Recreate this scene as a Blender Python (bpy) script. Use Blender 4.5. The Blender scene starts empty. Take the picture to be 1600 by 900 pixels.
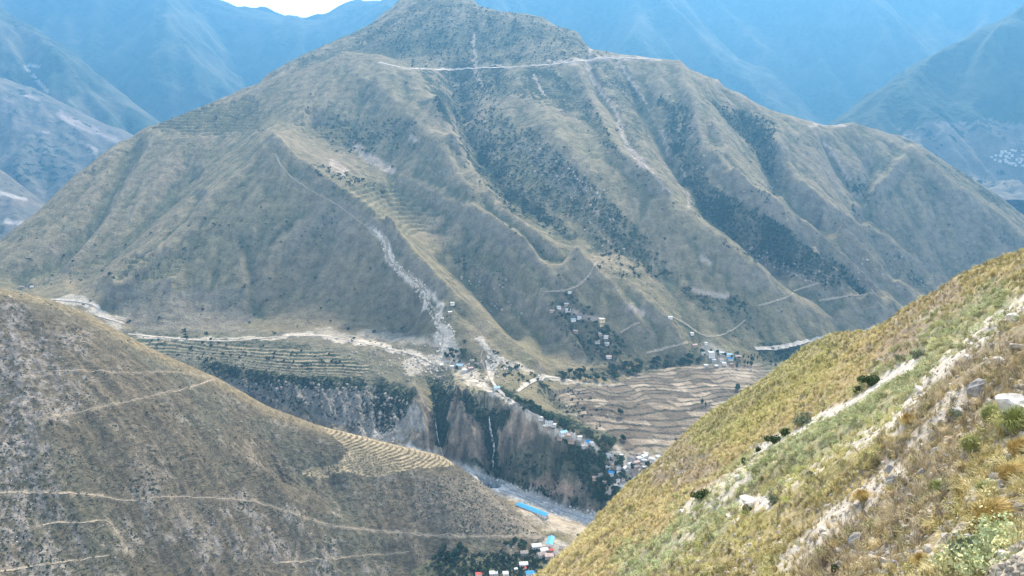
import bpy, bmesh, math, random
import numpy as np
from mathutils import Vector, Matrix, Euler

R = math.radians
random.seed(7)
rng = np.random.default_rng(11)
scene = bpy.context.scene
COL = scene.collection

# ------------------------------------------------------------------ camera
F_PX, CX, CY, PITCH = 1209.0, 800.0, 450.0, R(12.0)
cam_d = bpy.data.cameras.new('camera')
cam_d.sensor_width = 36.0
cam_d.lens = 36.0 * F_PX / 1600.0
cam_d.clip_start, cam_d.clip_end = 0.5, 60000.0
cam = bpy.data.objects.new('camera', cam_d)
COL.objects.link(cam)
cam.location = (0, 0, 0)
cam.rotation_euler = (R(90) - PITCH, 0, 0)
scene.camera = cam

# ------------------------------------------------------------------ sky, sun, exposure
SUN_EL, SUN_AZ = R(42.0), R(16.0)          # azimuth measured from +Y towards +X
world = bpy.data.worlds.new('World'); scene.world = world
world.use_nodes = True
nt = world.node_tree; nt.nodes.clear()
sky = nt.nodes.new('ShaderNodeTexSky'); sky.sky_type = 'NISHITA'; sky.sun_disc = False
sky.sun_elevation = SUN_EL; sky.sun_rotation = SUN_AZ
sky.altitude = 1500; sky.air_density = 0.8; sky.dust_density = 10.0; sky.ozone_density = 1.0
bg = nt.nodes.new('ShaderNodeBackground'); bg.inputs['Strength'].default_value = 0.13
wo = nt.nodes.new('ShaderNodeOutputWorld')
# a thin white veil of high cloud and mist over the blue, brightest towards the horizon
tc = nt.nodes.new('ShaderNodeTexCoord'); sx = nt.nodes.new('ShaderNodeSeparateXYZ'); nt.links.new(tc.outputs['Generated'], sx.inputs[0])
vr = nt.nodes.new('ShaderNodeValToRGB'); vr.color_ramp.elements[0].position = 0.0; vr.color_ramp.elements[0].color = (17.0, 16.0, 14.5, 1)
vr.color_ramp.elements[1].position = 0.75; vr.color_ramp.elements[1].color = (4.2, 4.5, 5.0, 1)
e_ = vr.color_ramp.elements.new(0.28); e_.color = (9.0, 8.8, 8.4, 1)
nt.links.new(sx.outputs['Z'], vr.inputs[0])
mv = nt.nodes.new('ShaderNodeMix'); mv.data_type = 'RGBA'; mv.inputs['Factor'].default_value = 0.58
nt.links.new(sky.outputs[0], mv.inputs[6]); nt.links.new(vr.outputs[0], mv.inputs[7])
nt.links.new(mv.outputs[2], bg.inputs[0]); nt.links.new(bg.outputs[0], wo.inputs[0])
sd = bpy.data.lights.new('sun', 'SUN'); sd.energy = 4.3; sd.angle = R(8.0); sd.color = (1.0, 0.87, 0.68)
sun = bpy.data.objects.new('sun', sd); COL.objects.link(sun)
sdir = Vector((math.sin(SUN_AZ) * math.cos(SUN_EL), math.cos(SUN_AZ) * math.cos(SUN_EL), math.sin(SUN_EL)))
sun.rotation_euler = sdir.to_track_quat('Z', 'Y').to_euler()
scene.view_settings.view_transform = 'Standard'
scene.view_settings.look = 'None'
scene.view_settings.exposure = 1.46
scene.view_settings.gamma = 1.0
scene.cycles.use_denoising = True
scene.cycles.max_bounces = 6
scene.cycles.volume_bounces = 0
scene.cycles.transparent_max_bounces = 8
scene.cycles.sample_clamp_indirect = 0.6

HAZE_DENSITY = 1.2e-4
HAZE_COLOR = (0.135, 0.42, 0.83)

# ------------------------------------------------------------------ helpers: camera maths
sp_, cp_ = math.sin(PITCH), math.cos(PITCH)
def ray_ut(px, py):
    """slopes u=x/Y, t=z/Y of the line of sight through a picture point"""
    px = np.asarray(px, float); py = np.asarray(py, float)
    cx = (px - CX) / F_PX; cy = (CY - py) / F_PX
    y = cp_ + sp_ * cy; z = -sp_ + cp_ * cy
    return cx / y, z / y
def P(px, py, Y):
    u, t = ray_ut(px, py)
    return np.array([u * Y, Y, t * Y]).T
def proj(x, y, z):
    yc = cp_ * y - sp_ * z; zc = sp_ * y + cp_ * z
    yc = np.maximum(yc, 1e-3)
    return CX + F_PX * x / yc, CY - F_PX * zc / yc

# ------------------------------------------------------------------ helpers: noise
_g = rng.random((256, 256)) * 2 * np.pi
_GX, _GY = np.cos(_g).astype(np.float32), np.sin(_g).astype(np.float32)
_RX, _RY = rng.random((256, 256)).astype(np.float32), rng.random((256, 256)).astype(np.float32)
def pnoise(x, y):
    x0 = np.floor(x); y0 = np.floor(y)
    fx = (x - x0).astype(np.float32); fy = (y - y0).astype(np.float32)
    ix = x0.astype(np.int32) & 255; iy = y0.astype(np.int32) & 255
    jx = (ix + 1) & 255; jy = (iy + 1) & 255
    ux = fx * fx * fx * (fx * (fx * 6 - 15) + 10); uy = fy * fy * fy * (fy * (fy * 6 - 15) + 10)
    a = _GX[ix, iy] * fx + _GY[ix, iy] * fy
    b = _GX[jx, iy] * (fx - 1) + _GY[jx, iy] * fy
    c = _GX[ix, jy] * fx + _GY[ix, jy] * (fy - 1)
    d = _GX[jx, jy] * (fx - 1) + _GY[jx, jy] * (fy - 1)
    return (a + ux * (b - a)) * (1 - uy) + (c + ux * (d - c)) * uy
def fbm(x, y, s, octv=4, gain=0.5, seed=0.0):
    o = 0; a = 1.0; x = x / s + seed * 17.3; y = y / s - seed * 9.1
    for i in range(octv):
        o = o + a * pnoise(x, y); x = x * 2.03 + 5.1; y = y * 2.03 - 3.7; a *= gain
    return o * 1.4
def ridged(x, y, s, octv=4, gain=0.5, seed=0.0):
    o = 0; a = 1.0; x = x / s + seed * 13.7; y = y / s + seed * 5.3
    for i in range(octv):
        o = o + a * (1 - np.abs(pnoise(x, y)) * 2.2); x = x * 2.03 + 2.1; y = y * 2.03 - 1.7; a *= gain
    return o
def erosion(x, y, gx, gy, s):
    """stripes that run down the slope: one wave per cell, blended between jittered cells"""
    px = x / s; py = y / s
    ix = np.floor(px); iy = np.floor(py)
    fx = px - ix; fy = py - iy
    n = np.sqrt(gx * gx + gy * gy) + 1e-6
    dx = -gy / n; dy = gx / n
    va = 0; wt = 0; ddx = 0; ddy = 0
    for i in (-1, 0, 1):
        for j in (-1, 0, 1):
            a = (ix + i).astype(np.int32) & 255; b = (iy + j).astype(np.int32) & 255
            qx = fx - i - _RX[a, b]; qy = fy - j - _RY[a, b]
            w = np.exp(-(qx * qx + qy * qy) * 2.5)
            ph = (qx * dx + qy * dy) * 2 * np.pi
            va = va + w * np.cos(ph); wt = wt + w
            sn = w * np.sin(ph)
            ddx = ddx - sn * dx; ddy = ddy - sn * dy
    wt = wt + 1e-6
    return va / wt, ddx / wt, ddy / wt
def sstep(a, b, x):
    t = np.clip((x - a) / (b - a), 0, 1); return t * t * (3 - 2 * t)

# ------------------------------------------------------------------ helpers: outlines in the plane
def seg_dist(px, py, poly):
    d = np.full(px.shape, 1e9); tt = np.zeros(px.shape); L = 0
    for (x0, y0), (x1, y1) in zip(poly[:-1], poly[1:]):
        vx, vy = x1 - x0, y1 - y0; l2 = vx * vx + vy * vy + 1e-9
        t = np.clip(((px - x0) * vx + (py - y0) * vy) / l2, 0, 1)
        q = np.hypot(px - x0 - t * vx, py - y0 - t * vy)
        m = q < d
        d = np.where(m, q, d); tt = np.where(m, L + t * math.sqrt(l2), tt)
        L += math.sqrt(l2)
    return d, tt / max(L, 1e-6)
def near(px, py, poly, w):
    """1 on the line, 0 at distance w; works on the bounding box only"""
    out = np.zeros(px.shape)
    xs = [p[0] for p in poly]; ys = [p[1] for p in poly]
    m = (px > min(xs) - w) & (px < max(xs) + w) & (py > min(ys) - w) & (py < max(ys) + w)
    if m.any():
        d, _ = seg_dist(px[m], py[m], [(p[0], p[1]) for p in poly])
        out[m] = np.clip(1 - d / w, 0, 1)
    return out
def inside(px, py, poly):
    out = np.zeros(px.shape, bool)
    xs = [p[0] for p in poly]; ys = [p[1] for p in poly]
    m = (px > min(xs)) & (px < max(xs)) & (py > min(ys)) & (py < max(ys))
    if not m.any(): return out
    x = px[m]; y = py[m]; c = np.zeros(x.shape, bool); n = len(poly)
    for i in range(n):
        x0, y0 = poly[i]; x1, y1 = poly[(i + 1) % n]
        if y0 == y1: continue
        c ^= ((y0 > y) != (y1 > y)) & (x < (x1 - x0) * (y - y0) / (y1 - y0) + x0)
    out[m] = c
    return out

# ------------------------------------------------------------------ height fields
def resample(poly, step):
    poly = np.array(poly, float); out = [poly[0]]
    for a, b in zip(poly[:-1], poly[1:]):
        n = max(1, int(math.ceil(np.hypot(b[0] - a[0], b[1] - a[1]) / step)))
        for k in range(1, n + 1): out.append(a + (b - a) * k / n)
    return np.array(out)
class RBF:
    def __init__(self, pts, scale, smooth=0.0):
        pts = np.asarray(pts, float)
        key = np.round(pts[:, :2] / (scale * 0.004)); _, idx = np.unique(key, axis=0, return_index=True)
        pts = pts[np.sort(idx)]
        self.s = scale; self.c = pts[:, :2] / scale; n = len(pts)
        D = np.hypot(self.c[:, None, 0] - self.c[None, :, 0], self.c[:, None, 1] - self.c[None, :, 1])
        A = np.zeros((n + 3, n + 3)); A[:n, :n] = D - np.eye(n) * smooth
        A[:n, n] = 1; A[:n, n + 1:] = self.c; A[n, :n] = 1; A[n + 1:, :n] = self.c.T
        b = np.zeros(n + 3); b[:n] = pts[:, 2]
        self.w = np.linalg.lstsq(A, b, rcond=None)[0]; self.n = n
    def __call__(self, x, y):
        sh = x.shape; x = (x / self.s).ravel().astype(np.float32); y = (y / self.s).ravel().astype(np.float32)
        out = np.full(x.shape, self.w[self.n]); out += self.w[self.n + 1] * x + self.w[self.n + 2] * y
        for i in range(self.n):
            out += self.w[i] * np.sqrt((x - self.c[i, 0]) ** 2 + (y - self.c[i, 1]) ** 2)
        return out.reshape(sh)

def upsample(f, U, Y, k=4):
    """evaluate a smooth field on every k-th row/column of the grid and fill in bilinearly"""
    nr, nc = len(Y), len(U)
    ri = np.unique(np.r_[np.arange(0, nr, k), nr - 1]); ci = np.unique(np.r_[np.arange(0, nc, k), nc - 1])
    yy = Y[ri][:, None]; uu = U[ci][None, :]
    g = f(uu * yy, yy + 0 * uu)
    t = np.empty((len(ri), nc))
    for a in range(len(ri)): t[a] = np.interp(U, U[ci], g[a])
    out = np.empty((nr, nc))
    for b in range(nc): out[:, b] = np.interp(Y, Y[ri], t[:, b])
    return out

class Layer:
    """a terrain sheet on a grid whose rows are distances Y and whose columns are bearings u=x/Y"""
    def __init__(self, U, Y):
        self.U = np.asarray(U); self.Y = np.asarray(Y)
        self.YY, UU = np.meshgrid(self.Y, self.U, indexing='ij'); self.UU = UU
        self.X = UU * self.YY
        self.H = None
    def grad(self):
        dY = np.gradient(self.H, self.Y, axis=0); dU = np.gradient(self.H, self.U, axis=1)
        hx = dU / self.YY; return hx, dY - self.UU * hx
    def pix(self): return proj(self.X, self.YY, self.H)
    def height(self, x, y):
        x = np.asarray(x, float); y = np.asarray(y, float)
        u = x / y
        a = np.interp(y, self.Y, np.arange(len(self.Y))); b = np.interp(u, self.U, np.arange(len(self.U)))
        a0 = np.clip(a.astype(int), 0, len(self.Y) - 2); b0 = np.clip(b.astype(int), 0, len(self.U) - 2)
        fa = a - a0; fb = b - b0; H = self.H
        return (H[a0, b0] * (1 - fa) + H[a0 + 1, b0] * fa) * (1 - fb) + (H[a0, b0 + 1] * (1 - fa) + H[a0 + 1, b0 + 1] * fa) * fb
    def cast(self, px, py):
        """where the line of sight through a picture point meets the ground"""
        u, t = ray_ut(px, py); u = float(u); t = float(t)
        b = float(np.interp(u, self.U, np.arange(len(self.U)))); b0 = min(int(b), len(self.U) - 2); fb = b - b0
        col = self.H[:, b0] * (1 - fb) + self.H[:, b0 + 1] * fb
        q = col / self.Y - t
        k = np.nonzero(q >= 0)[0]
        if len(k) == 0: return None
        k = k[0]
        if k == 0: return None
        f = -q[k - 1] / (q[k] - q[k - 1])
        y = self.Y[k - 1] + f * (self.Y[k] - self.Y[k - 1])
        return Vector((u * y, y, t * y))
    def build(self, name, mat, color=None, label=None, extra=None):
        nr, nc = self.H.shape
        me = bpy.data.meshes.new(name)
        v = np.stack([self.X, self.YY, self.H], -1).reshape(-1, 3).astype(np.float32)
        i = np.arange(nr * nc).reshape(nr, nc)
        q = np.stack([i[:-1, :-1], i[:-1, 1:], i[1:, 1:], i[1:, :-1]], -1).reshape(-1)
        me.vertices.add(nr * nc); me.vertices.foreach_set('co', v.ravel())
        nf = (nr - 1) * (nc - 1)
        me.loops.add(nf * 4); me.loops.foreach_set('vertex_index', q.astype(np.int32))
        me.polygons.add(nf); me.polygons.foreach_set('loop_start', np.arange(0, nf * 4, 4, dtype=np.int32))
        me.update(calc_edges=True)
        me.polygons.foreach_set('use_smooth', np.ones(nf, bool))
        if color is not None:
            at = me.color_attributes.new('Col', 'FLOAT_COLOR', 'POINT')
            at.data.foreach_set('color', color.reshape(-1, 4).astype(np.float32).ravel())
        for k, a in (extra or {}).items():
            t = me.attributes.new(k, 'FLOAT', 'POINT'); t.data.foreach_set('value', a.astype(np.float32).ravel())
        me.materials.append(mat)
        o = bpy.data.objects.new(name, me); COL.objects.link(o)
        o['kind'] = 'structure'
        if label: o['label'] = label
        return o

# ------------------------------------------------------------------ materials
def terrain_mat(name, s1, s2, bump, bump_d, rough=0.95, contrast=0.5, strata=0.0, strata_scale=0.3, speck=(0.030, 0.042, 0.022), speck_scale=0.3):
    m = bpy.data.materials.new(name); m.use_nodes = True
    n = m.node_tree.nodes; l = m.node_tree.links; n.clear()
    out = n.new('ShaderNodeOutputMaterial'); bs = n.new('ShaderNodeBsdfPrincipled')
    bs.inputs['Roughness'].default_value = rough; bs.inputs['Specular IOR Level'].default_value = 0.1
    at = n.new('ShaderNodeVertexColor'); at.layer_name = 'Col'
    ge = n.new('ShaderNodeNewGeometry')
    def noise(scale, det, vec=None, rg=0.6):
        t = n.new('ShaderNodeTexNoise'); t.inputs['Scale'].default_value = scale
        t.inputs['Detail'].default_value = det; t.inputs['Roughness'].default_value = rg
        l.new(vec or ge.outputs['Position'], t.inputs['Vector']); return t.outputs['Fac']
    def mapr(x, a, b, c, d):
        t = n.new('ShaderNodeMapRange'); t.inputs[1].default_value = a; t.inputs[2].default_value = b
        t.inputs[3].default_value = c; t.inputs[4].default_value = d; l.new(x, t.inputs[0]); return t.outputs[0]
    def math_(op, a, b):
        t = n.new('ShaderNodeMath'); t.operation = op
        for k, q in enumerate((a, b)):
            if isinstance(q, (int, float)): t.inputs[k].default_value = q
            else: l.new(q, t.inputs[k])
        return t.outputs[0]
    fa = noise(s1, 6); fb = noise(s2, 5)
    va = mapr(fa, 0.3, 0.7, 1 - contrast, 1 + contrast); vb = mapr(fb, 0.3, 0.7, 1 - contrast * 0.6, 1 + contrast * 0.6)
    v = math_('MULTIPLY', va, vb)
    hb = math_('ADD', math_('MULTIPLY', fa, 1.0), math_('MULTIPLY', fb, 0.5))
    if strata:
        mp = n.new('ShaderNodeVectorMath'); mp.operation = 'MULTIPLY'
        wn = n.new('ShaderNodeTexNoise'); wn.inputs['Scale'].default_value = 0.035; wn.inputs['Detail'].default_value = 4; l.new(ge.outputs['Position'], wn.inputs['Vector'])
        ws = n.new('ShaderNodeVectorMath'); ws.operation = 'SCALE'; ws.inputs['Scale'].default_value = 26.0; l.new(wn.outputs['Color'], ws.inputs[0])
        wa = n.new('ShaderNodeVectorMath'); wa.operation = 'ADD'; l.new(ge.outputs['Position'], wa.inputs[0]); l.new(ws.outputs[0], wa.inputs[1])
        mp.inputs[1].default_value = (0.16, 0.16, 1.2); l.new(wa.outputs[0], mp.inputs[0])
        st = noise(strata_scale, 4, mp.outputs[0], 0.5)
        v = math_('MULTIPLY', v, mapr(st, 0.35, 0.65, 1 - strata, 1 + strata))
        hb = math_('ADD', hb, math_('MULTIPLY', st, 1.2))
    mul = n.new('ShaderNodeVectorMath'); mul.operation = 'SCALE'
    l.new(at.outputs['Color'], mul.inputs[0]); l.new(v, mul.inputs['Scale'])
    # small dark plants where the alpha of the colour layer says that scrub grows
    sn = noise(speck_scale, 3, None, 0.55)
    thr = mapr(at.outputs['Alpha'], 0.0, 1.0, 0.74, 0.36)
    sf = math_('MULTIPLY', math_('SUBTRACT', sn, thr), 14.0)
    cl = n.new('ShaderNodeClamp'); l.new(sf, cl.inputs[0])
    mx = n.new('ShaderNodeMix'); mx.data_type = 'RGBA'
    l.new(cl.outputs[0], mx.inputs['Factor']); l.new(mul.outputs[0], mx.inputs[6]); 
    gr = n.new('ShaderNodeVectorMath'); gr.operation = 'SCALE'; gr.inputs[0].default_value = speck; l.new(mapr(fb, 0.3, 0.7, 0.6, 1.7), gr.inputs['Scale'])
    l.new(gr.outputs[0], mx.inputs[7])
    l.new(mx.outputs[2], bs.inputs['Base Color'])
    bp = n.new('ShaderNodeBump'); bp.inputs['Strength'].default_value = bump; bp.inputs['Distance'].default_value = bump_d
    hb = math_('ADD', hb, math_('MULTIPLY', cl.outputs[0], 0.4))
    l.new(hb, bp.inputs['Height']); l.new(bp.outputs[0], bs.inputs['Normal'])
    l.new(bs.outputs[0], out.inputs[0])
    return m
def flat_mat(name, rgb, rough=0.9, var=0.25, scale=1.0, bump=0.0, metallic=0.0, attr=None):
    m = bpy.data.materials.new(name); m.use_nodes = True
    n = m.node_tree.nodes; l = m.node_tree.links
    bs = n['Principled BSDF']; bs.inputs['Roughness'].default_value = rough; bs.inputs['Metallic'].default_value = metallic
    bs.inputs['Specular IOR Level'].default_value = 0.2
    ge = n.new('ShaderNodeNewGeometry'); t = n.new('ShaderNodeTexNoise'); t.inputs['Scale'].default_value = scale; t.inputs['Detail'].default_value = 5
    l.new(ge.outputs['Position'], t.inputs['Vector'])
    mr = n.new('ShaderNodeMapRange'); mr.inputs[1].default_value = .3; mr.inputs[2].default_value = .7
    mr.inputs[3].default_value = 1 - var; mr.inputs[4].default_value = 1 + var; l.new(t.outputs['Fac'], mr.inputs[0])
    s = n.new('ShaderNodeVectorMath'); s.operation = 'SCALE'; s.inputs[0].default_value = rgb
    if attr:
        a = n.new('ShaderNodeAttribute'); a.attribute_type = 'INSTANCER'; a.attribute_name = attr
        l.new(a.outputs['Vector'], s.inputs[0])
    l.new(mr.outputs[0], s.inputs['Scale']); l.new(s.outputs[0], bs.inputs['Base Color'])
    if bump:
        b = n.new('ShaderNodeBump'); b.inputs['Strength'].default_value = bump; l.new(t.outputs['Fac'], b.inputs['Height']); l.new(b.outputs[0], bs.inputs['Normal'])
    return m
def mixc(c, new, f):
    """lay a colour over the colour sheet where f is 1"""
    f = np.clip(f, 0, 1)[..., None]
    c[..., :3] = c[..., :3] * (1 - f) + np.array(new) * f
def base_color(shape, rgb, scrub=0.0):
    c = np.empty(shape + (4,)); c[..., :3] = rgb; c[..., 3] = scrub; return c

# ================================================================== MAIN MOUNTAIN, GORGE AND FAN (one sheet)
FOOT = [(-200, 1600), (200, 1570), (500, 1530), (700, 1490), (850, 1440), (1000, 1470), (1100, 1530), (1200, 1610), (1330, 1780), (1450, 1980), (1600, 2250), (1800, 2500)]
def YP(px, py, s=0.60, z0=-462.0):
    u, t = ray_ut(px, py)
    yf = np.interp(px, [a for a, b in FOOT], [b for a, b in FOOT])
    return (s * yf - z0) / (s - t)
ctrl = []
def face(poly, step=70):
    for px, py, dy in resample(poly, step): ctrl.append(P(px, py, YP(px, py) + dy))
def absl(poly, step=60):
    for px, py, Y in resample(poly, step): ctrl.append(P(px, py, Y))
def skyline(poly, step=60, back=((120, -60), (420, -300), (1000, -650)), floor=-560):
    for px, py, dy in resample(poly, step):
        p = P(px, py, YP(px, py) + dy); ctrl.append(p)
        for b, dz in back:
            ctrl.append(p * 1.0 + np.array([p[0] / p[1] * b, b, max(dz, floor - p[2])]))
SKY_L = [(-160, 480, 60), (-80, 425, 60), (0, 375, 60), (60, 330, 80), (150, 245, 110), (210, 207, 130), (290, 175, 150), (380, 140, 160)]
SKY_T = [(380, 138, 260), (440, 100, 330), (520, 65, 380), (562, 50, 380), (620, 5, 420), (690, -18, 450), (740, 0, 430), (780, 20, 380), (850, 28, 350), (905, 50, 260),
         (950, 80, 180), (1040, 92, 100), (1120, 125, 120), (1200, 170, 120), (1270, 190, 80), (1330, 190, 60), (1400, 210, 90), (1450, 245, 110),
         (1530, 290, 130), (1600, 345, 140), (1720, 420, 140), (1850, 500, 140)]
skyline(SKY_L); skyline(SKY_T, back=((150, -90), (450, -340), (1000, -700)))
face([(400, 132, 90), (490, 100, 30), (540, 78, 10), (590, 84, 10), (640, 110, -10), (690, 150, -40), (705, 205, -60), (745, 262, -60), (800, 322, -60), (870, 368, -60), (945, 420, -60), (1010, 470, -50), (1070, 525, -20)])
for px, py, dy in [(440, 118, 30), (490, 100, 30), (540, 78, 20), (590, 84, 20)]:      # hollow behind the grass shoulder
    p = P(px, py, YP(px, py) + dy); ctrl.append(p + np.array([0.0, 140, -30]))
face([(430, 240, -90), (500, 290, -90), (560, 332, -90), (610, 370, -80), (645, 430, -80), (690, 490, -80), (730, 530, -80), (800, 578, -90), (845, 598, -100)])   # middle spur
face([(430, 240, -90), (350, 300, -70), (280, 360, -60), (200, 430, -60), (150, 465, -50)])     # its left branch
face([(540, 78, 10), (500, 150, 0), (450, 200, -30), (430, 240, -90)], 50)
face([(380, 180, 80), (330, 240, 60), (260, 320, 50), (170, 400, 40), (60, 450, 30)])          # hollow on the left
face([(230, 215, 60), (150, 300, 40), (60, 380, 20), (0, 420, 10)])
face([(500, 200, 40), (600, 260, 50), (660, 330, 40), (720, 400, 20), (790, 470, 20), (860, 530, 20), (915, 565, 0)])   # hollow right of the spur
face([(480, 420, -10), (420, 440, -20), (400, 500, 0), (300, 470, -10), (560, 470, -10), (640, 520, 0)], 90)
face([(620, 330, 30), (690, 370, 0), (830, 420, -30), (890, 470, -20), (955, 540, -10)])
face([(720, 110, 230), (718, 180, 120), (745, 245, 90), (800, 300, 60), (860, 345, 40), (930, 400, 10)])   # the dark gully
face([(770, 60, 260), (790, 130, 150), (830, 200, 60), (880, 260, 10), (930, 320, -20), (1000, 380, -20), (1060, 440, -20), (1130, 500, -30)])  # shrubby rib
face([(870, 150, 140), (900, 190, 60), (975, 240, -20), (1040, 300, -60), (1110, 370, -90), (1200, 430, -100), (1270, 478, -90), (1335, 515, -60)])  # green rib
face([(1000, 130, 120), (1020, 200, 90), (1060, 280, 60), (1100, 335, 40), (1180, 390, 40), (1260, 440, 40), (1340, 500, 20)])   # gully behind it
face([(1050, 110, 60), (1110, 200, 0), (1150, 290, -60), (1230, 350, -100), (1310, 425, -110), (1400, 495, -80)])  # rib
face([(1150, 170, 80), (1200, 250, 60), (1240, 320, 40), (1310, 380, 50), (1400, 440, 60), (1450, 480, 50)])
face([(1270, 200, 20), (1220, 230, 0), (1250, 290, -10), (1320, 350, -60), (1380, 410, -80), (1460, 470, -60)])
face([(1330, 195, 20), (1360, 260, 60), (1370, 320, 60), (1430, 400, 60), (1500, 450, 60)])
face([(1410, 225, 30), (1425, 270, -40), (1500, 330, -80), (1560, 370, -90), (1640, 420, -90)])
# foot of the mountain, bench, gorge rim, gorge, fan (absolute distances)
absl([(-160, 505, 1500), (0, 478, 1600), (120, 470, 1640), (180, 495, 1600), (215, 520, 1560), (300, 524, 1530), (420, 524, 1510), (520, 526, 1500), (600, 545, 1450), (680, 568, 1395), (760, 585, 1350), (840, 605, 1300)])
absl([(120, 560, 1420), (250, 556, 1450), (330, 566, 1415), (400, 580, 1380), (470, 590, 1350), (560, 590, 1345), (600, 600, 1310), (650, 612, 1275), (700, 612, 1265), (740, 620, 1235), (790, 632, 1195),
      (850, 664, 1140), (930, 700, 1095), (970, 735, 1070)])                                                  # rim of the gorge
absl([(120, 640, 1340), (330, 640, 1340), (560, 655, 1262), (610, 690, 1195), (660, 715, 1175), (715, 728, 1168), (775, 738, 1160), (830, 762, 1122), (890, 792, 1085), (940, 806, 1062), (975, 800, 1060)])  # foot of the cliff
absl([(640, 705, 1150), (700, 728, 1135), (750, 745, 1112), (810, 772, 1080), (880, 802, 1048), (950, 822, 1020), (1010, 820, 1010)])      # river
absl([(780, 790, 1030), (830, 798, 1012), (870, 815, 992), (920, 835, 965), (840, 838, 958), (800, 868, 915), (870, 850, 938), (900, 870, 905), (850, 900, 875), (700, 900, 872), (700, 856, 925), (640, 900, 878)], 40)
for Y in (840, 890): absl([(600, 1000 if Y < 860 else 905, Y)], 60)
for x, y in [(-500, 800), (-250, 850), (-700, 900), (-420, 960), (-640, 1150), (-300, 1120), (-60, 1010)]: ctrl.append(np.array([x, y, -600.0]))
for x, y in [(60, 830), (300, 830), (500, 900), (700, 950), (300, 960)]: ctrl.append(np.array([x, y, -555.0]))
absl([(850, 606, 1330), (900, 600, 1360), (950, 590, 1400), (1020, 578, 1450), (1100, 568, 1480), (1180, 568, 1490), (1230, 560, 1540), (1330, 545, 1650), (1420, 525, 1780), (1500, 515, 1900)])   # top of the fan
absl([(880, 650, 1240), (940, 665, 1190), (1000, 700, 1130), (1060, 725, 1095), (1120, 740, 1080)])
absl([(940, 620, 1310), (1020, 640, 1265), (1100, 655, 1240), (1180, 640, 1290), (1260, 620, 1360), (1350, 600, 1450)])
absl([(1010, 740, 1065), (1060, 770, 1035), (1100, 800, 1010)])
U = np.linspace(-0.78, 0.86, 900)
Yr = np.unique(np.concatenate([np.arange(840, 1060, 3.0), np.arange(1060, 1400, 2.0), np.arange(1400, 1560, 3.0), np.arange(1560, 2900, 4.6), np.arange(2900, 3900, 14.0)]))
M = Layer(U, Yr)
M.H = upsample(RBF(ctrl, 1000.0, 0.002), U, Yr, 4)
px0, py0 = M.pix()
gx, gy = M.grad(); slope = np.hypot(gx, gy)
mtn = sstep(0.30, 0.5, slope) * sstep(1380, 1520, M.YY + 0.0 * M.X)                 # the open mountain side
farm = np.clip(1 - mtn, 0, 1)
ex, ey = gx.copy(), gy.copy()
# ribs and gullies that the eye can follow one by one
def carve(poly, w, amp, sharp=1.0):
    f = near(px0, py0, poly, w)
    M.H += amp * f ** sharp * (YWIN)
YWIN = sstep(1180, 1300, M.YY)
for poly, w, a in [([(430, 240), (500, 290), (560, 332), (610, 370), (690, 480), (760, 545), (820, 590)], 60, 26), ([(430, 240), (350, 300), (270, 370), (190, 440)], 50, 16), 
                   ([(712, 120), (716, 190), (745, 262), (800, 325), (870, 385)], 38, -46), ([(690, 150), (705, 205), (740, 270), (800, 335), (870, 380)], 20, 14), ([(800, 120), (860, 200), (920, 270)], 30, 16),
                   ([(900, 110), (950, 190), (1000, 260), (1080, 340), (1180, 420)], 40, 20), ([(1010, 160), (1050, 240), (1110, 330), (1200, 400), (1300, 460)], 36, -30),
                   ([(1090, 150), (1140, 260), (1230, 345), (1320, 430), (1390, 490)], 34, 22), ([(1160, 190), (1200, 260), (1250, 330), (1350, 410), (1430, 470)], 32, -24), ([(1300, 230), (1350, 330), (1440, 430)], 36, -18), ([(1260, 220), (1290, 300), (1380, 390), (1450, 455)], 30, 16), ([(1430, 250), (1520, 330), (1600, 385)], 34, 18),
                   ([(620, 340), (700, 400), (780, 470), (850, 540)], 34, -14), ([(230, 240), (170, 320), (80, 410)], 36, -10)]:
    M.H += 0.78 * a * sstep(0, 1, near(px0, py0, poly, w)) * YWIN
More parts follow.
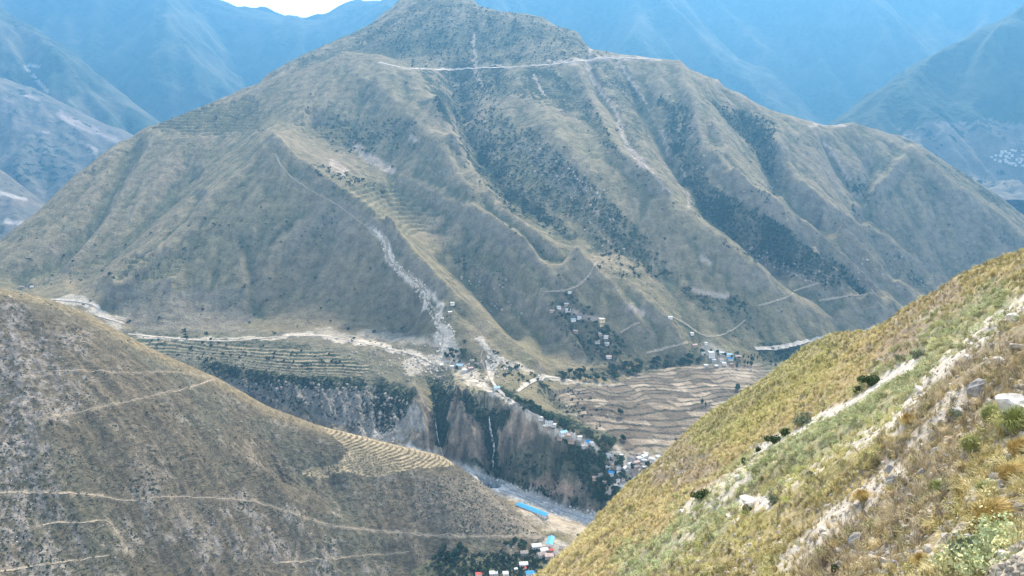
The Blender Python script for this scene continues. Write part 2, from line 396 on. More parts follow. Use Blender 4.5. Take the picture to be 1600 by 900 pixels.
for poly, w, a in [
    ([(210, 225), (180, 280), (150, 340), (90, 400), (30, 440)], 26, -14), ([(240, 215), (200, 280), (160, 350), (110, 410)], 22, 10),
    ([(300, 270), (240, 330), (190, 390), (120, 440)], 24, -10), ([(310, 310), (290, 350), (230, 400), (190, 440)], 18, -12),
    ([(420, 250), (330, 320), (240, 400), (180, 460)], 20, 12), ([(380, 370), (390, 410), (400, 450), (398, 475)], 18, -9),
    ([(470, 360), (430, 400), (410, 450)], 22, 10), ([(430, 240), (500, 290), (560, 332), (610, 372)], 16, 12),
    ([(610, 372), (640, 410), (700, 470), (760, 525), (840, 590)], 16, 14), ([(690, 400), (740, 440), (780, 490), (805, 520)], 20, -12),
    ([(700, 400), (760, 420), (790, 480), (840, 540)], 14, 8), ([(740, 330), (800, 360), (860, 420), (905, 480)], 18, 9),
    ([(830, 380), (870, 430), (890, 450)], 14, -8), ([(900, 400), (960, 450), (1010, 520)], 20, 8),
    ([(630, 280), (700, 320), (760, 350), (830, 390)], 22, 8), ([(560, 120), (640, 180), (690, 240), (740, 300)], 30, 8),
    ([(560, 110), (500, 180), (440, 230)], 30, 8), ([(700, 140), (712, 200), (740, 262), (790, 320), (850, 370)], 22, 16),
    ([(920, 95), (935, 150), (970, 200), (985, 240), (1010, 262)], 12, -14), ([(965, 95), (1000, 160), (1030, 210), (1065, 270)], 12, -10),
    ([(900, 120), (930, 180), (960, 240), (1040, 310)], 16, 12), ([(1060, 100), (1080, 170), (1100, 240), (1160, 300)], 18, 14),
    ([(1130, 140), (1170, 180), (1200, 240), (1210, 290)], 18, -14), ([(1100, 130), (1160, 170), (1190, 200)], 14, 10),
    ([(1215, 210), (1220, 260), (1280, 320), (1340, 360)], 20, 14), ([(1290, 220), (1310, 260), (1330, 285)], 10, -12),
    ([(1420, 240), (1380, 290), (1340, 320)], 18, 12), ([(1430, 250), (1500, 310), (1560, 350), (1600, 380)], 20, 14),
    ([(1360, 260), (1350, 320), (1345, 345), (1400, 420)], 18, -14), ([(1350, 350), (1420, 400), (1460, 440)], 16, 12),
    ([(1150, 290), (1230, 345), (1300, 400), (1390, 490)], 16, 14), ([(1120, 330), (1180, 390), (1260, 440)], 20, -12),
    ([(990, 450), (1050, 510), (1080, 560)], 14, 6), ([(880, 480), (920, 560)], 12, -8), ([(800, 400), (850, 470), (910, 560)], 16, 8)]:
    carve(poly, w * 0.85, a * 1.25)
for s, a in ((330, 7), (160, 4.0), (75, 2.4), (34, 1.4), (15, 0.7)):
    e, dx, dy = erosion(M.X + 3.1, M.YY, ex, ey, s)
    k = np.minimum(slope / 0.5, 1.2) * mtn
    M.H += a * e * k * 0.9
    ex += dx * a * 6.28 / s * 0.8; ey += dy * a * 6.28 / s * 0.8
px0, py0 = M.pix()
gx, gy = M.grad(); slope = np.hypot(gx, gy)
RIM = [(200, 560), (330, 566), (470, 590), (560, 590), (650, 612), (740, 620), (790, 632), (850, 664), (930, 700), (970, 735), (1100, 800)]
below_rim = sstep(-2, 10, py0 - np.interp(px0, [a for a, b in RIM], [b for a, b in RIM]))
gorge = sstep(0.45, 0.9, slope) * (1 - sstep(1330, 1440, M.YY)) * (px0 > 200) * below_rim
M.H += gorge * (ridged(M.X + M.YY * 0.3, M.YY * 0.35, 30, 5, 0.6) - 1.0) * 12.0
FAN = [(855, 612), (900, 605), (960, 603), (1000, 585), (1100, 573), (1220, 575), (1260, 590), (1260, 800), (1060, 712), (990, 710), (940, 690), (900, 650), (870, 640)]
fan0 = inside(px0, py0, FAN).astype(float)
M.H += fbm(M.X, M.YY, 30, 4, 0.55, 3) * (0.6 + 1.0 * mtn + 1.6 * gorge) * (1 - 0.93 * fan0)
s_ = M.X + 0.3 * M.YY
M.H += gorge * (ridged(s_, M.YY * 0.25, 42, 3, 0.5, 9) - 1.0) * 19.0 + gorge * (ridged(M.X, M.YY, 13, 3, 0.6, 4) - 1.1) * 3.2
def cleft(poly, w, amp):
    M.H += -amp * near(px0, py0, poly, w) ** 0.8
cleft([(680, 600), (684, 640), (686, 690), (700, 725)], 32, 34)          # the two clefts with waterfalls
cleft([(755, 640), (765, 670), (768, 700), (772, 735)], 28, 36)
cleft([(840, 670), (850, 720), (850, 760)], 22, 12)
cleft([(900, 700), (905, 740)], 16, 10)
cleft([(640, 625), (648, 680)], 14, 8)
cleft([(590, 610), (600, 660)], 22, 10)
for fin, w, a in (([(648, 618), (652, 690)], 26, 10), ([(722, 622), (726, 715)], 34, 16), ([(805, 650), (812, 745)], 30, 12), ([(875, 690), (878, 770)], 24, 8)): M.H += a * sstep(0, 1, near(px0, py0, fin, w))

# terraces: level steps with banks between them
def terraces(layer, mask, step, wob=1.0, bank=0.28, warp=60):
    H = layer.H + fbm(layer.X, layer.YY, warp, 3, 0.5, 5) * wob
    q = H / step; f = q - np.floor(q)
    t = sstep(1 - bank, 1, f)
    Hn = (np.floor(q) + t) * step + 0.08 * step * f - (H - layer.H)
    layer.H = layer.H * (1 - mask) + Hn * mask
    return mask * sstep(1 - bank - 0.10, 1 - bank + 0.04, f) * (1 - sstep(0.97, 1.0, f) * 0.4), np.floor(q)
def jit(a, amp, s=9, seed=1):
    return amp * fbm(px0, py0, s, 3, 0.55, seed)
jx, jy = px0 + jit(0, 7, 12, 1), py0 + jit(0, 5, 10, 2)
FAN = [(855, 612), (900, 605), (960, 603), (1000, 585), (1100, 573), (1220, 575), (1260, 590), (1260, 800), (1060, 705), (990, 705), (940, 690), (900, 650), (870, 640)]
fan = inside(jx, py0 + jit(0, 2, 20, 3), FAN).astype(float)
zf = np.interp(M.YY + 0.10 * (M.X - 150) + 44 * fbm(M.X, M.YY, 130, 3, 0.45, 61), [1000, 1090, 1170, 1250, 1360, 1500], [-502, -498, -492, -483, -474, -464])
M.H = M.H * (1 - 0.8 * fan0) + zf * 0.8 * fan0
BEN = [[(200, 525), (300, 535), (520, 548), (580, 575), (560, 588), (470, 588), (400, 578), (300, 560), (200, 560)],
       [(690, 580), (760, 590), (785, 640), (740, 632), (700, 605)]]
ben = sum(inside(jx, jy, b).astype(float) for b in BEN); ben = np.clip(ben, 0, 1)
HIL = [[(250, 180), (400, 150), (410, 205), (300, 212), (240, 200)], [(500, 290), (620, 290), (700, 330), (640, 370), (570, 330)],
       [(690, 380), (820, 400), (830, 430), (740, 420)], [(200, 400), (290, 395), (280, 430), (200, 440)], [(460, 190), (560, 190), (560, 220), (480, 215)],
       [(800, 425), (850, 430), (850, 460), (800, 450)]]
hil = sum(inside(jx, jy, b).astype(float) for b in HIL); hil = np.clip(hil, 0, 1)
up_ = sstep(1270, 1300, M.YY + 40 * fbm(M.X, M.YY, 120, 2, 0.5, 62)) * (fan > 0); lowf = fan * (up_ < 0.5)
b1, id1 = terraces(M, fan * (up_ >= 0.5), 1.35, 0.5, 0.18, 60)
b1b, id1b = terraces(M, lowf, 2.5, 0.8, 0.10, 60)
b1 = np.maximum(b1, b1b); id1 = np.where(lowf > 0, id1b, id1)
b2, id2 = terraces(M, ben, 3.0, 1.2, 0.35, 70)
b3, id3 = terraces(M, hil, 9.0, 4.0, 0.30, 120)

# colours of the ground
px0, py0 = M.pix()
gx, gy = M.grad(); slope = np.hypot(gx, gy)
GRASS = (0.200, 0.172, 0.102); DRY = (0.235, 0.195, 0.125); SOIL = (0.22, 0.178, 0.118); ROCK = (0.205, 0.182, 0.142); VEG = (0.032, 0.050, 0.028); PALE = (0.52, 0.46, 0.39)
C = base_color(M.H.shape, GRASS, 0.10)
n1 = fbm(M.X, M.YY, 260, 4, 0.55, 7); n2 = fbm(M.X, M.YY, 70, 4, 0.6, 8); n3 = fbm(M.X, M.YY, 18, 3, 0.6, 9)
mixc(C, DRY, sstep(-0.1, 0.6, n1 + 0.25 * n2))
mixc(C, (0.175, 0.165, 0.092), sstep(0.1, 0.6, -n1 + 0.6 * n2) * 0.4)
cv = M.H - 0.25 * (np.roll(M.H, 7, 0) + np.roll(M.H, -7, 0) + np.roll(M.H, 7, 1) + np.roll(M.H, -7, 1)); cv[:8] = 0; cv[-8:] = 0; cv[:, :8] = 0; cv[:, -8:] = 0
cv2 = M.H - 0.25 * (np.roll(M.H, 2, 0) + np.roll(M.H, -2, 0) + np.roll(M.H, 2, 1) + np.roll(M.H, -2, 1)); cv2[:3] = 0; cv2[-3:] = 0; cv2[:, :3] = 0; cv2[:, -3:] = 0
mixc(C, (0.27, 0.225, 0.15), sstep(0.8, 4.0, cv) * 0.4 * mtn + sstep(0.2, 1.0, cv2) * 0.2 * mtn)        # dry crests, with the light along their edges painted in
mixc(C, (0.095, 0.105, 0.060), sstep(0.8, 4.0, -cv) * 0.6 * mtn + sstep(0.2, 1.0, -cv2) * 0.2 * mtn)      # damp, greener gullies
mixc(C, ROCK, sstep(1.05, 1.4, slope + 0.25 * n2) * 0.7)
mixc(C, SOIL, sstep(0.30, 0.7, n3 + 0.4 * n2) * 0.35)
# brown, barer faces
for poly, k in [([(380, 420), (560, 350), (600, 380), (690, 500), (690, 540), (420, 520)], 0.6), ([(170, 460), (380, 450), (400, 520), (220, 520)], 0.8),
                ([(880, 430), (1010, 520), (1100, 560), (900, 560)], 0.5), ([(1240, 330), (1440, 330), (1470, 480), (1330, 470)], 0.4)]:
    mixc(C, (0.185, 0.155, 0.098), inside(px0 + 20 * n2, py0 + 20 * n2, poly) * k)
for poly in [[(170, 455), (250, 440), (380, 450), (400, 520), (210, 520)], [(800, 210), (850, 220), (930, 280), (930, 310), (870, 300)],
             [(1160, 380), (1230, 390), (1290, 440), (1240, 430)], [(1330, 400), (1380, 410), (1380, 450), (1340, 440)], [(1420, 390), (1460, 400), (1470, 430), (1430, 430)]]:
    mixc(C, ROCK, inside(px0 + 26 * n3, py0 + 26 * n2, poly) * 0.65)
# dark brush in the gullies
brush = np.zeros(M.H.shape)
for poly, k in [([(560, 50), (700, -40), (860, 20), (960, 85), (870, 100), (780, 110), (640, 108), (590, 80)], 0.75),
                ([(660, 112), (790, 105), (870, 110), (905, 150), (930, 200), (860, 165), (800, 150), (745, 150), (735, 210), (800, 300), (880, 345), (890, 372), (800, 335), (745, 270), (705, 190)], 1.0),
                ([(780, 190), (830, 200), (930, 290), (1010, 370), (1000, 410), (930, 350), (850, 330), (790, 300), (760, 240)], 0.62),
                ([(905, 130), (930, 180), (960, 230), (985, 262), (960, 240), (900, 170)], 0.95), ([(935, 100), (1000, 110), (1020, 200), (1000, 250), (985, 210)], 0.7),
                ([(1030, 150), (1080, 170), (1080, 230), (1110, 290), (1180, 330), (1250, 370), (1240, 420), (1180, 410), (1110, 360), (1070, 290), (1040, 220)], 0.95),
                ([(1110, 160), (1210, 190), (1210, 290), (1170, 230)], 0.9), ([(1195, 230), (1215, 290), (1205, 320)], 0.9),
                ([(1190, 330), (1260, 380), (1330, 440), (1290, 450), (1200, 400)], 0.75), ([(1345, 300), (1365, 280), (1360, 340), (1345, 345)], 0.9),
                ([(1290, 400), (1340, 430), (1370, 480), (1330, 460)], 0.85), ([(1400, 390), (1440, 430), (1480, 480), (1430, 450)], 0.8), ([(1440, 240), (1600, 320), (1600, 345), (1500, 290)], 0.8),
                ([(365, 155), (440, 80), (520, 40), (575, 20), (590, 84), (540, 70), (490, 92), (430, 118), (400, 130)], 0.85),
                ([(140, 450), (260, 450), (250, 480), (170, 480)], 0.4), ([(100, 300), (150, 330), (60, 420), (20, 420)], 0.25), ([(205, 225), (222, 235), (180, 300), (120, 370), (150, 300)], 0.4),
                ([(240, 185), (400, 155), (410, 200), (290, 210)], 0.42), ([(500, 180), (650, 185), (650, 235), (520, 240)], 0.38), ([(480, 255), (620, 300), (610, 320), (500, 280)], 0.5),
                ([(700, 400), (745, 398), (735, 420), (710, 412)], 0.9), ([(740, 430), (800, 420), (820, 470), (780, 480)], 0.4), ([(1060, 450), (1100, 455), (1190, 480), (1180, 495), (1100, 490)], 0.75),
                ([(640, 440), (700, 540), (640, 540), (560, 480)], 0.30)]:
    f = inside(px0 + 26 * n2 + 14 * n3, py0 + 20 * n2 + 12 * n3, poly).astype(float)
    brush = np.maximum(brush, f * k * (0.72 + 0.5 * n2))
brush = np.maximum(brush, 0.35 * sstep(0.15, 0.6, -fbm(M.X, M.YY, 110, 4, 0.55, 21)) * mtn)
GX = [(855, 475), (900, 465), (940, 500), (990, 545), (1000, 560), (930, 570), (900, 540), (860, 500)]
brush = np.maximum(brush, inside(px0 + 8 * n3, py0 + 8 * n3, GX) * 0.6)
# the gorge rim, its ledges and foot
for poly, w, k in [([(320, 567), (400, 582), (470, 594), (560, 598)], 14, 0.85), ([(330, 575), (430, 610), (480, 640)], 16, 0.5), ([(560, 600), (600, 610), (570, 640)], 14, 0.6),
                   ([(600, 605), (640, 620), (600, 660)], 16, 0.8), ([(676, 600), (690, 640), (690, 690)], 14, 1.0), ([(760, 640), (765, 700), (775, 730)], 9, 1.0),
                   ([(730, 620), (760, 650)], 12, 0.7), ([(800, 720), (850, 740)], 22, 0.6), ([(880, 715), (930, 745), (940, 780)], 24, 0.7), ([(850, 690), (870, 720)], 14, 0.5), ([(850, 660), (900, 690), (930, 730)], 16, 0.7),
                   ([(780, 610), (830, 640), (900, 665), (960, 690)], 12, 1.0), ([(930, 700), (960, 740), (1000, 770)], 22, 0.8), ([(730, 722), (860, 775), (900, 785)], 10, 0.7),
                   ([(210, 528), (290, 530), (400, 535), (480, 545)], 10, 0.55), ([(850, 610), (880, 640), (900, 650)], 14, 0.5), ([(860, 590), (1000, 575), (1090, 560)], 10, 0.7),
                   ([(1200, 550), (1260, 560), (1300, 550)], 22, 0.9), ([(1200, 575), (1240, 580)], 12, 0.7), ([(690, 560), (720, 550), (740, 570)], 14, 0.7)]:
    brush = np.maximum(brush, k * sstep(0.0, 0.5, near(px0 + 8 * n3, py0 + 8 * n3, poly, w)))
mixc(C, (0.165, 0.150, 0.105), inside(px0 + 10 * n2, py0 + 5 * n2, [(195, 515), (700, 520), (700, 610), (560, 600), (330, 570), (195, 560)]) * 0.75)
brush = np.maximum(brush, inside(px0 + 10 * n2, py0 + 5 * n2, [(195, 520), (560, 545), (690, 600), (560, 600), (330, 575), (195, 560)]) * 0.30)
brush = np.maximum(brush, inside(px0 + 6 * n3, py0 + 4 * n3, [(660, 842), (830, 840), (860, 880), (830, 910), (600, 910)]) * 0.6)
mixc(C, (0.15, 0.14, 0.09), inside(px0, py0, [(560, 835), (860, 835), (920, 920), (560, 940)]) * 0.8)
gmask = sstep(0.5, 0.85, slope) * (M.YY < 1400) * below_rim
streak = fbm(M.X + 0.3 * M.YY, M.YY * 0.12, 11, 4, 0.6, 71)
mixc(C, (0.205, 0.172, 0.135), gmask * 0.85)
mixc(C, (0.38, 0.31, 0.23), gmask * sstep(0.1, 0.5, streak * 0.3 + n3 * 0.8) * 0.75); mixc(C, (0.085, 0.080, 0.062), gmask * sstep(0.1, 0.45, -streak * 0.35 - n3 * 0.8) * 0.85)
for poly, k in [([(668, 592), (716, 590), (704, 635), (694, 695), (682, 695), (676, 640)], 1.0), ([(742, 632), (800, 640), (782, 680), (778, 736), (764, 736), (760, 670)], 1.0), ([(716, 610), (745, 625), (755, 660), (735, 650)], 0.8), ([(585, 600), (645, 612), (620, 640), (600, 680), (585, 650)], 0.8),
                ([(880, 690), (960, 700), (1000, 765), (965, 800), (925, 770), (900, 730)], 0.9), ([(800, 700), (860, 700), (900, 760), (860, 765), (820, 740)], 0.45)]:
    brush = np.maximum(brush, inside(px0 + 8 * n3, py0 + 8 * n3, poly) * k)
mixc(C, (0.060, 0.075, 0.042), gmask * brush * 0.8)
SCR = [(330, 590), (600, 600), (620, 690), (520, 660), (400, 620)]
mixc(C, (0.30, 0.28, 0.25), inside(px0 + 10 * n2, py0 + 6 * n2, SCR) * 0.7); brush = np.maximum(brush, inside(px0, py0, SCR) * (0.16 + 0.3 * n2))
mixc(C, (0.40, 0.38, 0.34), sstep(0.2, 0.5, near(px0 + 14 * n3, py0 + 14 * n3, [(560, 690), (600, 685), (640, 650)], 30)) * 0.7)
mixc(C, (0.42, 0.30, 0.22), sstep(0.1, 0.5, near(px0 + 8 * n3, py0 + 8 * n3, [(850, 755), (880, 765)], 22)) * 0.8)
# bare flats: fan and bench fields, each field its own tone
def tone(i, x, y, s):
    k = np.floor((x + 37 * np.sin(i * 1.7)) / s); return np.abs(np.sin(i * 12.9898 + k * 78.233) * 43758.5453) % 1.0
t1 = tone(id1, M.X + 0.3 * M.YY, M.YY, 42.0)[..., None]
C[..., :3] = C[..., :3] * (1 - fan[..., None]) + fan[..., None] * (np.array((0.245, 0.198, 0.145)) * (0.50 + 0.9 * t1))
pale_edge = fan * sstep(-0.1, 0.5, fbm(M.X, M.YY, 50, 2, 0.5, 33))
mixc(C, (0.48, 0.41, 0.32), pale_edge * sstep(0.45, 0.62, (t1[..., 0])) * 0.5)
edge = fan * (np.abs((M.X + 0.3 * M.YY + 37 * np.sin(id1 * 1.7)) / 42.0 % 1.0 - 0.5) > 0.466)
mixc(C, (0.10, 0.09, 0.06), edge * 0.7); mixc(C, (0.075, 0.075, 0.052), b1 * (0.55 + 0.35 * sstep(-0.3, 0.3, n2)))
t2 = tone(id2, M.X, M.YY, 90.0)
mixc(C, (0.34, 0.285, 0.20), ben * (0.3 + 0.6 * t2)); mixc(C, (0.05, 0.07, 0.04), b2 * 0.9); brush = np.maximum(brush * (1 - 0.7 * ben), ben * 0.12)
mixc(C, (0.20, 0.185, 0.10), hil * 0.4); mixc(C, (0.10, 0.10, 0.06), b3 * 0.5)
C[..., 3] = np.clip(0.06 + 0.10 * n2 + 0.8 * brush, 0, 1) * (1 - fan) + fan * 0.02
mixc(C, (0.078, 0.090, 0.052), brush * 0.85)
# pale scars, slides and tracks
def scar(poly, w, col=PALE, k=0.9, rag=3.0, lay=None):
    f = sstep(0.05, 0.6, (lambda q: q + (q > 0) * (0.25 * n3 - 0.1))(near(px0 + rag * n3, py0 + rag * n2, poly, w))); mixc(C, col, f * k); C[..., 3] *= (1 - 0.85 * f * k)
for poly, w in [([(860, 98), (900, 96), (960, 90), (1030, 92)], 6), ([(925, 70), (920, 95)], 4), ([(640, 107), (700, 108)], 2.2), ([(590, 98), (640, 108)], 3), ([(740, 105), (820, 103), (870, 99)], 2.5),
                ([(917, 96), (930, 130), (965, 180), (975, 215), (985, 238), (1015, 265)], 6), ([(965, 95), (985, 125), (1010, 160)], 4), ([(985, 235), (1010, 262)], 6),
                ([(1035, 205), (1045, 240)], 3.2), ([(1065, 258), (1072, 275)], 3), ([(1075, 300), (1077, 325)], 4), ([(1015, 265), (1045, 300)], 3),
                ([(1288, 222), (1310, 250), (1328, 282)], 4), ([(1265, 196), (1310, 192), (1320, 198)], 4), ([(558, 230), (572, 244), (600, 258), (612, 264)], 13), ([(520, 255), (538, 268)], 11),
                ([(740, 55), (745, 120), (760, 140)], 4), ([(835, 120), (850, 150)], 4), ([(1085, 455), (1135, 462)], 9), ([(985, 482), (1005, 492)], 7), ([(925, 328), (935, 335)], 8), ([(640, 212), (650, 222)], 6),
                ([(880, 480), (935, 500)], 9), ([(1095, 400), (1110, 412)], 5)]:
    scar(poly, w * 0.9, (0.40, 0.33, 0.27), 0.8, 4.0)
for poly, w, k in [([(590, 362), (606, 385), (612, 412), (650, 440), (668, 455), (664, 480)], 9, 1.05), ([(668, 455), (690, 480), (682, 500), (705, 520), (690, 545)], 9, 0.9), ([(575, 352), (600, 380), (606, 405)], 10, 0.4),
                   ([(690, 520), (710, 545), (690, 565)], 20, 0.75), ([(640, 570), (700, 560), (740, 590)], 22, 0.6), ([(750, 530), (775, 560), (765, 590)], 10, 0.85), ([(770, 555), (830, 580)], 8, 0.6),
                   ([(440, 525), (500, 524), (560, 535), (620, 545), (665, 557)], 7, 0.75), ([(500, 520), (690, 535)], 13, 0.35), ([(90, 470), (140, 470), (160, 490), (195, 500)], 9, 0.6), ([(140, 480), (185, 512)], 12, 0.45),
                   ([(215, 526), (320, 532), (440, 525)], 4, 0.6), ([(740, 590), (780, 620), (850, 662), (880, 675)], 8, 0.8), ([(850, 665), (900, 685), (935, 700)], 12, 0.8), ([(960, 710), (1000, 740), (1040, 720)], 26, 0.75),
                   ([(1105, 545), (1130, 560)], 20, 0.5), ([(810, 610), (850, 590), (890, 595)], 5, 0.8), ([(880, 600), (960, 606)], 5, 0.4)]:
    scar(poly, w * 0.8, (0.60, 0.53, 0.44), k, 6.0)
# river bed, sand flat
scar([(640, 705), (700, 728), (750, 745), (810, 772), (880, 802), (950, 822), (1010, 822)], 17, (0.52, 0.50, 0.47), 0.95, 6)
scar([(700, 731), (760, 752), (800, 768)], 7, (0.62, 0.60, 0.57), 0.8, 5)
scar([(825, 800), (860, 815), (900, 825), (915, 835)], 24, (0.42, 0.35, 0.26), 0.9, 3)
scar([(850, 850), (900, 860)], 16, (0.50, 0.46, 0.40), 0.7, 3)
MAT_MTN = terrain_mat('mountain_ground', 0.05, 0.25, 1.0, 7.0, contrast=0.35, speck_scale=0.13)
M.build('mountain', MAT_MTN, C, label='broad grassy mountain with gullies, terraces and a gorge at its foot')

# ================================================================== LEFT HILL
ctrl2 = []
def absl2(poly, step=60):
    for px, py, Y in resample(poly, step): ctrl2.append(P(px, py, Y))
LRIDGE = [(-200, 425, 850), (-80, 436, 880), (0, 450, 900), (60, 462, 912), (130, 485, 930), (200, 525, 948), (260, 555, 963), (340, 590, 985), (420, 635, 1005), (500, 665, 1025),
          (600, 690, 1042), (690, 712, 1052), (740, 745, 1048), (790, 785, 1022), (830, 820, 985), (852, 838, 955)]
for px, py, Y in resample(LRIDGE, 50):
    p = P(px, py, Y); ctrl2.append(p)
    for b, dz in ((12, -5), (60, -45), (200, -170), (400, -330)):
        ctrl2.append(p + np.array([p[0] / p[1] * b, b, dz]))
absl2([(-200, 900, 560), (0, 900, 604), (150, 900, 668), (300, 900, 737), (450, 900, 808), (600, 900, 872)])
absl2([(-100, 650, 730), (80, 660, 745), (200, 690, 790), (330, 720, 840), (430, 745, 890)])
absl2([(460, 700, 960), (560, 722, 990), (650, 728, 1010), (710, 735, 1025)])
absl2([(440, 748, 920), (520, 745, 965), (600, 740, 985), (680, 738, 1005)], 50)
absl2([(520, 840, 885), (620, 838, 912), (700, 838, 935), (780, 836, 948), (830, 832, 958)], 50)
absl2([(640, 885, 890), (700, 866, 915), (800, 850, 935)], 50)
for x, y in [(-380, 400), (-200, 450), (-500, 430), (-700, 420), (0, 600), (-100, 700), (-10, 800), (120, 800), (-250, 620), (110, 900)]: ctrl2.append(np.array([x, y, -590.0]))
U2 = np.linspace(-0.86, 0.12, 560); Y2 = np.unique(np.concatenate([np.arange(430, 640, 6.0), np.arange(640, 1080, 1.5), np.arange(1080, 1400, 16.0)]))
L = Layer(U2, Y2)
L.H = upsample(RBF(ctrl2, 1000.0, 0.001), U2, Y2, 4)
gx, gy = L.grad(); slope = np.hypot(gx, gy)
px0, py0 = L.pix()
ex, ey = gx.copy(), gy.copy()
dr, _ = seg_dist(px0, py0, [(a, b) for a, b, c in LRIDGE]); offr = sstep(4, 60, dr)
for s, a in ((140, 5.0), (60, 2.4), (25, 1.0), (10, 0.45)):
    e, dx, dy = erosion(L.X, L.YY + 7, ex, ey, s)
    L.H += a * e * offr * np.minimum(slope / 0.5, 1.2); ex += dx * a * 6.28 / s * 0.8; ey += dy * a * 6.28 / s * 0.8
L.H += fbm(L.X, L.YY, 14, 4, 0.6, 4) * 0.8 * (0.3 + offr)
n1 = fbm(L.X, L.YY, 130, 4, 0.55, 17); n2 = fbm(L.X, L.YY, 36, 4, 0.6, 18); n3 = fbm(L.X, L.YY, 9, 3, 0.6, 19)
rocky = sstep(0.0, 0.5, np.maximum(near(px0, py0, [(0, 520), (60, 600), (20, 700), (0, 780), (60, 860)], 130), 0.8 * near(px0, py0, [(260, 840), (450, 860), (500, 880)], 90)) + 0.6 * n2 - 0.32)
L.H += rocky * np.maximum(ridged(L.X, L.YY, 12, 3, 0.5) - 1.1, 0) * 3.2
TER = [(500, 664), (560, 676), (620, 690), (690, 712), (712, 726), (660, 732), (600, 739), (540, 738), (480, 746), (470, 738), (530, 718), (545, 700), (525, 685)]
ter = inside(px0 + 5 * n2, py0 + 1.5 * n3, TER).astype(float)
# its steps fan out down the spur
b4, id4 = terraces(L, ter, 2.4, 1.2, 0.28, 50)
px0, py0 = L.pix()
C = base_color(L.H.shape, (0.112, 0.096, 0.066), 0.22)
mixc(C, (0.150, 0.125, 0.085), sstep(-0.1, 0.5, n1 + 0.5 * n2) * 0.6)
mixc(C, (0.115, 0.112, 0.078), sstep(0.0, 0.5, -n1 + 0.4 * n2) * 0.5)
mixc(C, (0.25, 0.222, 0.195), rocky * sstep(-0.25, 0.2, n3) * 0.8)
mixc(C, (0.30, 0.26, 0.21), sstep(0.35, 0.8, n2 + 0.6 * n3) * 0.35)
dotted = inside(px0, py0, [(650, 745), (760, 745), (850, 835), (700, 838), (640, 800)])
mixc(C, (0.19, 0.162, 0.125), dotted * 0.6)
mixc(C, (0.21, 0.17, 0.10), sstep(0.0, 0.8, near(px0, py0, [(a, b + 3) for a, b, c in LRIDGE[:12]], 16)) * 0.75)  # golden backlit rim of the crest, painted as a lighter strip
mixc(C, (0.36, 0.295, 0.19), ter * (0.8 + 0.2 * tone(id4, L.X, L.YY, 30)))
mixc(C, (0.09, 0.075, 0.045), b4 * 0.9)
C[..., 3] = np.clip(0.28 + 0.2 * n2 + 0.08 * rocky + 0.12 * dotted, 0, 1) * (1 - ter)
for poly, w, k in [([(40, 588), (120, 578), (200, 583), (270, 580), (330, 588)], 3.0, 0.45), ([(335, 592), (300, 605), (220, 622), (120, 645), (60, 655)], 3.0, 0.55),
                   ([(0, 770), (60, 768), (130, 772), (160, 775), (195, 784), (250, 775), (330, 778), (400, 783), (450, 800), (520, 822), (600, 830), (700, 838), (800, 838), (845, 838)], 3.4, 0.8),
                   ([(165, 812), (185, 835), (205, 865)], 6, 0.6), ([(70, 815), (110, 816), (170, 812)], 2, 0.3), ([(430, 880), (520, 872), (640, 862)], 2.5, 0.5), ([(0, 890), (80, 880), (170, 868)], 2.5, 0.4),
                   ([(475, 800), (465, 860), (460, 900)], 5, 0.4), ([(280, 800), (310, 820), (330, 850)], 24, 0.35), ([(385, 695), (395, 720)], 8, 0.3), ([(60, 640), (60, 700), (80, 740)], 12, 0.35),
                   ([(840, 838), (790, 800), (740, 752)], 7, 0.35), ([(820, 830), (850, 840), (830, 815)], 12, 0.5), ([(495, 745), (500, 758)], 5, 0.5)]:
    f = sstep(0.0, 0.5, near(px0 + 1.5 * n3, py0 + 1.5 * n2, poly, w)); mixc(C, (0.33, 0.275, 0.205), f * k * 0.6); C[..., 3] *= 1 - f * k
MAT_LEFT = terrain_mat('left_hill_ground', 0.16, 0.55, 1.0, 2.2, contrast=0.42, strata=0.15, strata_scale=0.35, speck_scale=0.30)
L.build('left_hillside', MAT_LEFT, C, label='bare brown hillside with footpaths and tan terraces on its ridge')

